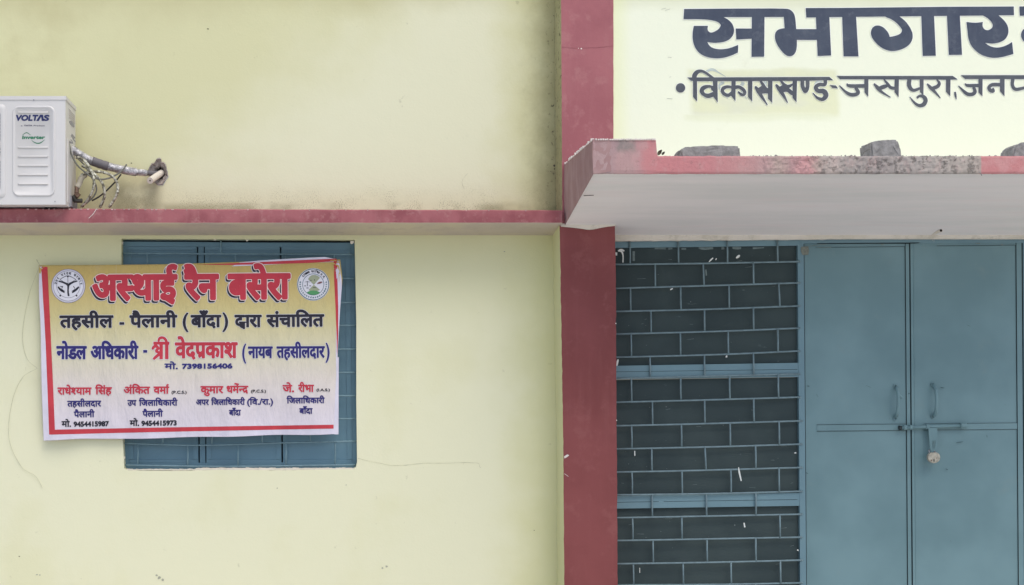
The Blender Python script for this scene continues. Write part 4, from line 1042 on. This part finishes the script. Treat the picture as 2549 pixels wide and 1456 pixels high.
for s_ in ([(520, 700, 14), (520, 850, 16)], [(440, 730, 8), (520, 715, 14), (600, 730, 8)], [(425, 832, 18), (450, 845, 22), (475, 832, 18)], [(580, 832, 18), (605, 845, 22), (630, 832, 18)], [(490, 905, 18), (560, 905, 18)], [(590, 670, 16), (650, 680, 16)], [(690, 890, 16), (790, 900, 14)], [(720, 665, 30), (750, 665, 30)]): ink += conv(stroke(s_), E2)
bprint('emblem_figure', ink, M_BBLK, 6, e2)
bprint('emblem_feather', conv([smooth_poly([(800, 785), (860, 720), (960, 708), (975, 730), (910, 780)], 70)], E2), M_EBR, 6, e2)
bprint('emblem_lettering', arc_text(list("राजसव") + [' '] + list("परिषद"), fx, fy, 32.6, 215, 300, 7.5) + arc_text(list("उ.प."), fx, fy, 32.6, 305, 335, 7.5), M_BBLK, 5, e2)
bprint('emblem_lettering', arc_text(list("गपरजकमनवलतसहदयगपरनमवल"), fx, fy, 32.6, 345, 555, 5.5), M_ETE, 5.2, e2)

# tie strings
M_STR = simple('tie_string', (198, 196, 166), .9, .2, 30, 0)
def string(pts, label, r=.0006, mat=M_STR, name='tie_string', cat='string'):
    bm = bmesh.new(); tube(bm, catmull([at(*p) for p in pts], 8), r, 5); return tag(mk(name, bm, mat), label, cat)
string([(98, 664, -.05), (72, 735, -.006), (56, 830, -.006), (66, 890, -.006), (93, 917, -.05)], 'thin string looping down from the top left corner of the banner', .0008)
string([(93, 917, -.05), (56, 940, -.006), (30, 1000, -.006), (22, 1090, -.006), (52, 1160, -.006), (88, 1185, -.006), (106, 1214, -.006)], 'thin string trailing below the left edge of the banner down the wall', .0008)
string([(100, 664, -.052), (96, 655, -.03), (91, 646, -.004)], 'short string knotted at the top left corner of the banner', .0012)

# ================================================================ air conditioner
AYF, AYB = -.36, -.07
ka = (D + AYF) / F
ax = lambda p: (p - CX) * ka
az = lambda p: EYE + (CZ - p) * ka
M_AC = simple('white_casing_enamel', (212, 209, 205), .42, .04, 4, .05, spec=.4)
M_ACG = simple('casing_grey', (150, 150, 154), .6, .1, 20, 0)
AC = tag(empty('air_conditioner', (ax(20), -.2, az(512))), 'white outdoor air conditioner unit with blue lettering sitting on the rose ledge', 'air conditioner')
XA, XB = ax(-205), ax(163); ZA, ZB = az(509), az(243)
bm = bmesh.new(); bx(bm, XA, XB, AYF, AYB, ZA, ZB); cas = mk('casing', bm, M_AC, AC, bev=.007, seg=3)
bm = bmesh.new(); bx(bm, XA - .004, XB + .004, AYF - .004, AYB + .004, ZB - .012, ZB + .008); mk('top_lid', bm, M_AC, AC, bev=.005, seg=2)
bm = bmesh.new(); bx(bm, XA - .002, XB + .002, AYF - .003, AYB + .002, ZA - .001, ZA + .02); mk('base_pan', bm, M_AC, AC, bev=.003)
for x in (XB - .1, XA + .1):
    for y in (-.24, -.1):
        bm = bmesh.new(); bx(bm, x - .03, x + .03, y - .02, y + .02, 2.4515, ZA + .001); mk('foot', bm, M_GAP, AC)
# embossed control panel
Z1 = lambda x, y: (x * .2756, 200.6 + y * .2756)
def rrect(x0, y0, x1, y1, r_, n_=6):
    out = []
    for cx, cy, a0 in ((x1 - r_, y1 - r_, 0), (x0 + r_, y1 - r_, 90), (x0 + r_, y0 + r_, 180), (x1 - r_, y0 + r_, 270)):
        out += [(cx + r_ * math.cos(R(a0 + 90 * k / n_)), cy + r_ * math.sin(R(a0 + 90 * k / n_))) for k in range(n_ + 1)]
    return out
bm = bmesh.new()
loops = []
for ins, dy in ((0, .0005), (3, -.005), (10, -.007), (17, -.006), (24, -.001)):
    loops.append([bm.verts.new((at(*Z1(x, y), AYF)[0], AYF + dy, at(*Z1(x, y), AYF)[2])) for x, y in rrect(112 + ins, 228 + ins, 498 - ins, 1046 - ins, max(62 - ins, 10))])
for a, b in zip(loops, loops[1:]):
    for i in range(len(a)): bm.faces.new((a[i], a[(i + 1) % len(a)], b[(i + 1) % len(a)], b[i]))
bm.faces.new(loops[-1])
pan = mk('control_panel', bm, M_AC, AC, smooth=True)
for y in (288, 604, 686, 768, 850, 933):
    bm = bmesh.new(); tube(bm, [at(*Z1(165, y), AYF - .001), at(*Z1(172, y), AYF - .003), at(*Z1(425, y), AYF - .003), at(*Z1(432, y), AYF - .001)], .0045, 8); mk('rib', bm, M_AC, pan, smooth=True)
ins_ = lambda p: [Ink(p, 0.0)]
def latin(s, p0, p1, top, b, shear=0):
    q = setline(s, p0, p1, top, b); return [Ink([[(x + shear * (p0[1] - y), y) for x, y in p] for p in i.t], i.b) for i in q]
M_VB = simple('logo_navy', (44, 50, 96), .5, .05, 12, 0); M_IG = simple('logo_green', (66, 128, 96), .5, .05, 12, 0)
volt = latin("VOL", Z1(136, 364), Z1(292, 364), 15.5, 1.15, .18) + latin("T", Z1(286, 364), Z1(338, 364), 15.5, 1.15, .18) + latin("S", Z1(390, 364), Z1(440, 364), 15.5, 1.15, .18)
volt += ins_(conv([[(326, 364), (350, 364), (372, 326), (376, 364), (398, 364), (388, 308), (362, 308)]], Z1))
flat('brand_lettering', volt, sm(AYF - .0022), M_VB, AC, res=.3)
flat('brand_lettering', latin("a", Z1(188, 412), Z1(204, 412), 2.6, .12) + latin("TATA", Z1(216, 412), Z1(292, 412), 3.6, .4) + latin("Product", Z1(304, 412), Z1(404, 412), 3.2, .15), sm(AYF - .0022), simple('logo_grey', (96, 96, 110), .5, .05, 12, 0), AC, res=.18)
flat('brand_lettering', latin("Inverter", Z1(198, 528), Z1(404, 528), 9, .75, .15) + ins_([q for s_ in ([(204, 490, 4), (240, 470, 7), (278, 492, 3)], [(285, 540, 3), (320, 562, 8), (360, 564, 10), (404, 534, 3)]) for q in conv(stroke(s_), Z1)]), sm(AYF - .0022), M_IG, AC, res=.25)
for x, y in ((306, 176), (498, 1092)):
    bm = bmesh.new(); c_ = at(*Z1(x, y), AYF); tube(bm, [(c_[0], AYF + .001, c_[2]), (c_[0], AYF - .0055, c_[2])], .0035, 8); mk('screw', bm, M_ACG, AC)
# fan opening with wire guard on the far side
fcx, fcz, fr = XA + .265, (ZA + ZB) / 2, .245
bm = bmesh.new()
lo_ = []
for ins, dy in ((0, .0005), (2, -.006), (9, -.008), (14, -.004)):
    lo_.append([bm.verts.new((ax(x), AYF + dy, az(y))) for x, y in rrect(-190 + ins, 259 + ins, 15 - ins, 493 - ins, 12)])
for a, b in zip(lo_, lo_[1:]):
    for i in range(len(a)): bm.faces.new((a[i], a[(i + 1) % len(a)], b[(i + 1) % len(a)], b[i]))
mk('fan_surround', bm, M_AC, AC, smooth=True)
bm = bmesh.new(); bx(bm, ax(-174), ax(4.0), AYF - .001, AYF + .001, az(480), az(270)); mk('fan_opening', bm, M_GAP, AC)
gx = (ax(-174) + ax(4.0)) / 2
for k in range(1, 13):
    bm = bmesh.new(); r_ = .0158 * k
    tube(bm, [(gx + r_ * math.cos(2 * math.pi * q / 28), AYF - .006, fcz + 1.16 * r_ * math.sin(2 * math.pi * q / 28)) for q in range(29)], .0018, 5, False); mk('guard_wire', bm, M_AC, AC)
for q in range(12):
    a_ = math.pi * q / 6; bm = bmesh.new(); tube(bm, [(gx + .02 * math.cos(a_), AYF - .008, fcz + .02 * math.sin(a_)), (gx + .19 * math.cos(a_), AYF - .008, fcz + .22 * math.sin(a_))], .002, 5); mk('guard_wire', bm, M_AC, AC)
bm = bmesh.new()                                               # diamond mesh behind the rim
for k in range(26):
    z = az(480) + k * .018
    tube(bm, [(ax(-6), AYF - .003, z), (ax(2), AYF - .003, z + .016)], .0016, 4)
mk('guard_mesh', bm, M_ACG, AC)['kind'] = 'stuff'
# right flank: louvres, labels, valve cover
def side(name, pts, mat, off=.0015, parent=AC):
    """polygon on the right flank; points are (depth from front 0..1, image y on the front plane)"""
    bm = bmesh.new(); v = [bm.verts.new((XB + off, AYF + d_ * (AYB - AYF), az(y))) for d_, y in pts]; bm.faces.new(v)
    ret = bmesh.ops.extrude_face_region(bm, geom=bm.faces[:])
    for g_ in ret['geom']:
        if isinstance(g_, bmesh.types.BMVert): g_.co.x -= off + .001
    return mk(name, bm, mat, parent)
side('badge', [(.62 + .26 * math.cos(k * math.pi / 8), 293 + 5.5 * math.sin(k * math.pi / 8)) for k in range(16)], M_ACG)
for y0, y1, d0, d1 in ((318, 321, .6, .95), (323, 325, .55, .8), (327, 329, .7, .98), (335, 336.5, .5, .7), (390, 393, .5, .62), (425, 440, .72, .86), (444, 452, .6, .72)):
    side('label_print', [(d0, y0), (d1, y0 + 1.5), (d1, y1 + 1.5), (d0, y1)], M_ACG)
for k in range(5): side('louvre', [(.3, 262 + k * 5), (.92, 265 + k * 5), (.92, 266.2 + k * 5), (.3, 263.2 + k * 5)], M_AC, .003)
side('service_cover', [(.18, 340), (.97, 344), (.97, 500), (.18, 500)], M_AC, .004)
side('valve_plate', [(.35, 480), (.98, 474), (.98, 508), (.35, 508)], M_ACG, .012)

# pipes and cables
def foil(name, c0, c1, sc_=30, metal=.6, rough=.3):
    n = NB(name, rough, .6); n.b.inputs['Metallic'].default_value = metal
    n.col(n.mix(n.ss(n.noise(sc_, 4, .7), .42, .6), lin(c0), lin(c1))); n.bump(n.noise(70, 4, .7), 1.0, .008); return n.m
M_FOIL = foil('crinkled_foil_tape', (206, 204, 206), (150, 148, 150))
M_FOIL2 = foil('torn_foil_sleeve', (210, 208, 190), (104, 100, 84), 55, .45, .35)
M_TAPE = simple('grey_tape', (112, 108, 110), .6, .1, 20, .3)
M_CAB = simple('grey_cable', (116, 116, 108), .5, .15, 30, .1)
M_DCAB = simple('dark_cable', (62, 60, 54), .5, .15, 30, .1)
M_PVC = simple('cream_pvc', (226, 216, 200), .4, .06, 20, .1)
M_BRASS = simple('aged_brass', (128, 104, 88), .4, .3, 40, .4, .6)
def zt_(pts): return [at(*Z1(x, y), Y) for x, y, Y in pts]
PB = tag(empty('insulated_pipe', at(200, 380, -.1)), 'taped insulated pipe running from the air conditioner into the broken wall hole', 'pipe')
mp_ = catmull(zt_([(640, 610, -.16), (700, 650, -.14), (765, 690, -.13), (830, 725, -.12), (960, 770, -.10), (1100, 803, -.085), (1220, 825, -.075), (1310, 832, -.06), (1400, 838, -.01), (1440, 838, .06)]), 8)
for nm, a, b, m_, r_ in (('foil_wrap', 0, 25, M_FOIL, .0215), ('tape_wrap', 24, 33, M_TAPE, .0255), ('foil_wrap', 32, 49, M_FOIL, .0235), ('foil_wrap', 48, 57, M_FOIL, .0185), ('tape_wrap', 56, 72, M_TAPE, .0150)):
    bm = bmesh.new(); seg_ = mp_[a:b + 1]
    tube(bm, seg_, [r_ * (1 + .09 * noise.noise(Vector((i * 1.1 + a, 0, 0)))) for i in range(len(seg_))], 12); mk(nm, bm, m_, PB, smooth=True)
bm = bmesh.new(); tube(bm, zt_([(690, 690, -.15), (760, 720, -.135), (830, 752, -.13)]), .009, 8); mk('inner_pipe', bm, M_TAPE, PB, smooth=True)
bm = bmesh.new()
P0, P1_ = Vector(at(*Z1(1355, 903), -.12)), Vector(at(*Z1(1460, 832), .03))
tube(bm, [P0, P1_], .0185, 16); ds = mk('drain_pipe', bm, M_PVC, smooth=False)
tag(ds, 'short cream plastic drain pipe poking out of the broken wall hole', 'pipe')
bm = bmesh.new(); dd = (P0 - P1_).normalized(); tube(bm, [P0 - dd * .001, P0 + dd * .0006], .0045, 12); tag(mk('pipe_mouth', bm, M_DIRT, ds), None)
def cable(name, pts, r, mat, label, cat='cable', n_=8, wob=0):
    P = catmull(zt_(pts), 8)
    bm = bmesh.new(); tube(bm, P, [r * (1 + wob * noise.noise(Vector((i * .9, r * 999, 0)))) for i in range(len(P))], n_)
    return tag(mk(name, bm, mat, smooth=True), label, cat)
cable('cable', [(615, 545, -.28), (630, 600, -.26), (650, 680, -.25), (700, 765, -.24), (760, 820, -.22), (820, 865, -.2), (900, 890, -.19), (980, 882, -.17), (1050, 850, -.16), (1110, 805, -.15), (1143, 757, -.14)], .0046, M_CAB, 'grey cable looping from the flank of the air conditioner to a loose upturned end')
cable('cable', [(1093, 845, -.12), (1040, 915, -.13), (960, 995, -.14), (900, 1045, -.15), (830, 1085, -.16)], .0046, M_DCAB, 'dark cable sloping down behind the foil hoses below the taped pipe')
foilh = 'foil hoses coiled beside the air conditioner'
for pts, lab in (([(725, 860, -.20), (790, 830, -.19), (880, 822, -.18), (970, 838, -.17), (1035, 885, -.16), (1065, 960, -.15), (1050, 1040, -.15), (1015, 1100, -.14), (985, 1145, -.14)], 'silver foil sleeved hose making the widest loop, nearest the wall hole'),
                 ([(740, 765, -.19), (800, 800, -.19), (880, 870, -.19), (930, 940, -.18), (945, 1030, -.17), (925, 1100, -.16), (900, 1148, -.16)], 'silver foil sleeved hose curving down in the middle of the coil'),
                 ([(700, 690, -.2), (770, 730, -.2), (825, 820, -.2), (850, 910, -.2), (835, 1000, -.19), (790, 1080, -.18), (735, 1140, -.17)], 'silver foil sleeved hose of the coil nearest the air conditioner')):
    h_ = cable('foil_hose', pts, .0082, M_FOIL2, lab, 'hose', 8, .35); h_['group'] = foilh
cable('cable', [(705, 705, -.17), (760, 760, -.17), (815, 850, -.17), (870, 960, -.17), (850, 1040, -.17), (780, 1110, -.18)], .0044, M_CAB, 'thin grey cable running inside the foil hose coil')
VP = tag(empty('valve_hose', at(*Z1(690, 1000), -.2)), 'pale insulated hose end with brass coupling against the foot of the air conditioner', 'hose')
bm = bmesh.new(); tube(bm, catmull(zt_([(770, 850, -.17), (735, 880, -.19), (715, 930, -.2), (695, 968, -.21)]), 6), .0165, 12); mk('sleeve', bm, simple('pale_sleeve', (176, 168, 150), .7, .15, 30, .4), VP, smooth=True)
bm = bmesh.new(); tube(bm, zt_([(695, 962, -.21), (692, 1015, -.22)]), .0125, 10); mk('coupling', bm, M_BRASS, VP)
bm = bmesh.new(); tube(bm, zt_([(680, 1020, -.22), (712, 1048, -.22)]), .016, 6); mk('coupling_nut', bm, M_BRASS, VP)
bm = bmesh.new(); tube(bm, zt_([(655, 1040, -.23), (680, 1085, -.22), (740, 1085, -.2)]), .0125, 8); mk('valve_body', bm, M_DCAB, VP)
bm = bmesh.new(); tube(bm, zt_([(600, 545, -.29), (622, 552, -.27), (655, 562, -.25)]), [.006, .008, .004], 8); cc = mk('cable_gland', bm, M_FOIL, AC)
string([(240, 519, -.262), (233, 531, -.264), (221, 543, -.264)], 'pale straw of whitewash splashed on the ledge edge below the coil', .0016, M_CHIP, 'straw', 'straw')

# ================================================================ things on and under the canopy
def block(name, poly, Yf, Yb, label, seed):
    bm = bmesh.new(); prism(bm, poly, Yf, Yb)
    bmesh.ops.bevel(bm, geom=bm.edges[:], offset=.008, segments=2, affect='EDGES')
    bmesh.ops.triangulate(bm, faces=bm.faces[:])
    for _ in range(3): bmesh.ops.subdivide_edges(bm, edges=[e for e in bm.edges if e.calc_length() > .012], cuts=1)
    for v in bm.verts:
        c_ = v.co * 1.0; v.co += Vector((noise.noise(c_ * 30 + Vector((seed, 0, 0))), noise.noise(c_ * 30 + Vector((0, seed, 0))), noise.noise(c_ * 34 + Vector((0, 0, seed))))) * .0038 + Vector((noise.noise(c_ * 90), noise.noise(c_ * 90 + Vector((3, 0, 0))), noise.noise(c_ * 90 + Vector((0, 3, 0))))) * .0012
    return tag(mk(name, bm, M_BLOCK, smooth=False), label, 'block', 'grey blocks lying on the canopy')
block('concrete_block', [(1697, 396), (1694, 378), (1702, 366), (1722, 364), (1800, 362), (1842, 363), (1845, 396)], -.9, -.75, 'low flat grey block lying on the canopy under the dotted line of text', 1)
block('concrete_block', [(2168, 396), (2168, 354), (2185, 349), (2210, 347), (2236, 348), (2243, 366), (2246, 396)], -.9, -.76, 'upright square grey block on the stripped grey stretch of the canopy', 5)
block('concrete_block', [(2518, 396), (2526, 366), (2540, 355), (2570, 353), (2620, 356), (2640, 396)], -.9, -.76, 'grey block cut off by the right edge of the photo, above the pink fascia', 9)
M_LEAF = simple('dry_leaf', (92, 88, 72), .9, .3, 40, .4)
def leafo(px, py, ln_, wd, ang, label):
    bm = bmesh.new(); c_ = Vector(at(px, py, CY + .05)); n_ = 7; a_ = R(ang); top = []; bt = []
    for i in range(n_ + 1):
        t = i / n_; w_ = wd * math.sin(math.pi * min(max(t, .04), .97)) ** .7
        ctr = c_ + Vector((math.cos(a_) * ln_ * (t - .5), .01 * math.sin(3 * t), math.sin(a_) * ln_ * (t - .5)))
        top.append(bm.verts.new(ctr + Vector((-math.sin(a_) * w_, .004, math.cos(a_) * w_)))); bt.append(bm.verts.new(ctr - Vector((-math.sin(a_) * w_, -.004, math.cos(a_) * w_))))
    for i in range(n_): bm.faces.new((top[i], top[i + 1], bt[i + 1], bt[i]))
    ret = bmesh.ops.extrude_face_region(bm, geom=bm.faces[:])
    for g_ in ret['geom']:
        if isinstance(g_, bmesh.types.BMVert): g_.co.y += .001
    tag(mk('dry_leaf', bm, M_LEAF), label, 'leaf', 'dry leaves on the canopy')
leafo(1643, 379, .034, .009, 52, 'larger dry leaf standing in the step of the canopy')
leafo(1652, 381, .022, .006, 48, 'smaller dry leaf right of the larger one in the canopy step')
bm = bmesh.new()
for k in range(90):
    px = rr.uniform(1645, 2620); p_ = Vector(at(px, 387.5, CY + .015)); s_ = rr.uniform(.001, .004) * (1.6 if rr.random() < .12 else 1)
    bmesh.ops.create_icosphere(bm, subdivisions=1, radius=s_, matrix=__import__('mathutils').Matrix.Translation(p_))
tag(mk('grit', bm, M_BLOCK), 'fine dust and grit lying along the top edge of the canopy', 'debris', kind='stuff')
bm = bmesh.new(); tube(bm, catmull([at(*p) for p in ((2146, 388, CY + .02), (2152, 378, CY + .02), (2166, 371, CY + .02))], 6), .0008, 5); tag(mk('dry_twig', bm, M_LEAF), 'thin bent twig leaning on the upright square block', 'twig')
bm = bmesh.new(); tube(bm, [at(1453, 487, -.67), at(1478, 486, -.69)], .0016, 6); tag(mk('rusty_nail', bm, M_DIRT), 'dark nail sticking out under the left end of the canopy', 'nail')
bm = bmesh.new(); tube(bm, [at(2437, 2 + 431 - 4, -.996), at(2441, 431, -.996), at(2444, 437, -.996)], .0022, 5); tag(mk('dry_root', bm, M_BLOCK), 'short dry root hanging from the grey edge of the canopy', 'root')
Z7 = lambda x, y: ((2600 + x / 3.832) * .8024, (400 + y / 3.832) * .8024)
CP = tag(empty('conduit_pipe', at(*Z7(1180, 1225), -.07)), 'short pale conduit stub with open end above the right door leaf', 'pipe')
a_, b_ = Vector(at(*Z7(1125, 1245), -.055)), Vector(at(*Z7(1222, 1207), -.15)); d_ = (b_ - a_).normalized()
bm = bmesh.new(); tube(bm, [a_, b_], .0098, 14); mk('sleeve', bm, M_PVC, CP)
bm = bmesh.new(); tube(bm, [b_ - d_ * .001, b_ + d_ * .0008], .0072, 12); mk('open_end', bm, M_GAP, CP)
flat('plaster_drip', [q for s_ in ([(1110, 1262, 22), (1118, 1290, 20), (1126, 1330, 8)], [(1140, 1262, 16), (1142, 1300, 8), (1140, 1345, 5)]) for q in conv(stroke(s_), Z7)], sm(-.0085), simple('drip', (158, 172, 174), .8, .1, 30, 0), df)

# padlock on the hasp
PL = tag(empty('padlock', at(*Z6(811, 1308), -.045)), 'round pale brass padlock hanging from the door hasp', 'padlock')
M_LOCK = simple('dull_brass_face', (190, 184, 168), .4, .25, 60, .3, .35)
c_ = Vector(at(*Z6(811, 1308), -.055)); bm = bmesh.new(); NL = 32; lp = []
for r_, y in ((.5, -.011), (.92, -.011), (1, -.007), (1, .007), (.92, .011)):
    lp.append([bm.verts.new((c_.x + .0355 * r_ * math.cos(2 * math.pi * k / NL), c_.y + y, c_.z + .0325 * r_ * min(math.sin(2 * math.pi * k / NL), .86))) for k in range(NL)])
for a, b in zip(lp, lp[1:]):
    for k in range(NL): bm.faces.new((a[k], a[(k + 1) % NL], b[(k + 1) % NL], b[k]))
bm.faces.new(lp[0]); bm.faces.new(lp[-1][::-1]); mk('lock_body', bm, M_LOCK, PL)
bm = bmesh.new(); tube(bm, catmull([(c_.x - .017, c_.y, c_.z + .018), (c_.x - .017, c_.y + .016, c_.z + .030), (c_.x - .008, c_.y + .031, c_.z + .040), (c_.x + .008, c_.y + .031, c_.z + .040), (c_.x + .017, c_.y + .016, c_.z + .030), (c_.x + .017, c_.y, c_.z + .018)], 5), .0034, 8); mk('shackle', bm, M_ACG, PL, smooth=True)
def lk(name, polys, m_): return flat(name, polys, lambda x, y: (lambda p: (p[0], c_.y - .0118, p[2]))(at(x, y, c_.y)), m_, PL)
lk('keyhole', conv([circ(809, 1322, 4, 10), [(807, 1322), (811, 1322), (811, 1334), (807, 1334)]], Z6), M_GAP)
lk('scratch', conv([circ(795, 1324, 3.5, 8, 5), circ(824, 1312, 3.5, 8, 2)], Z6), M_BRASS)
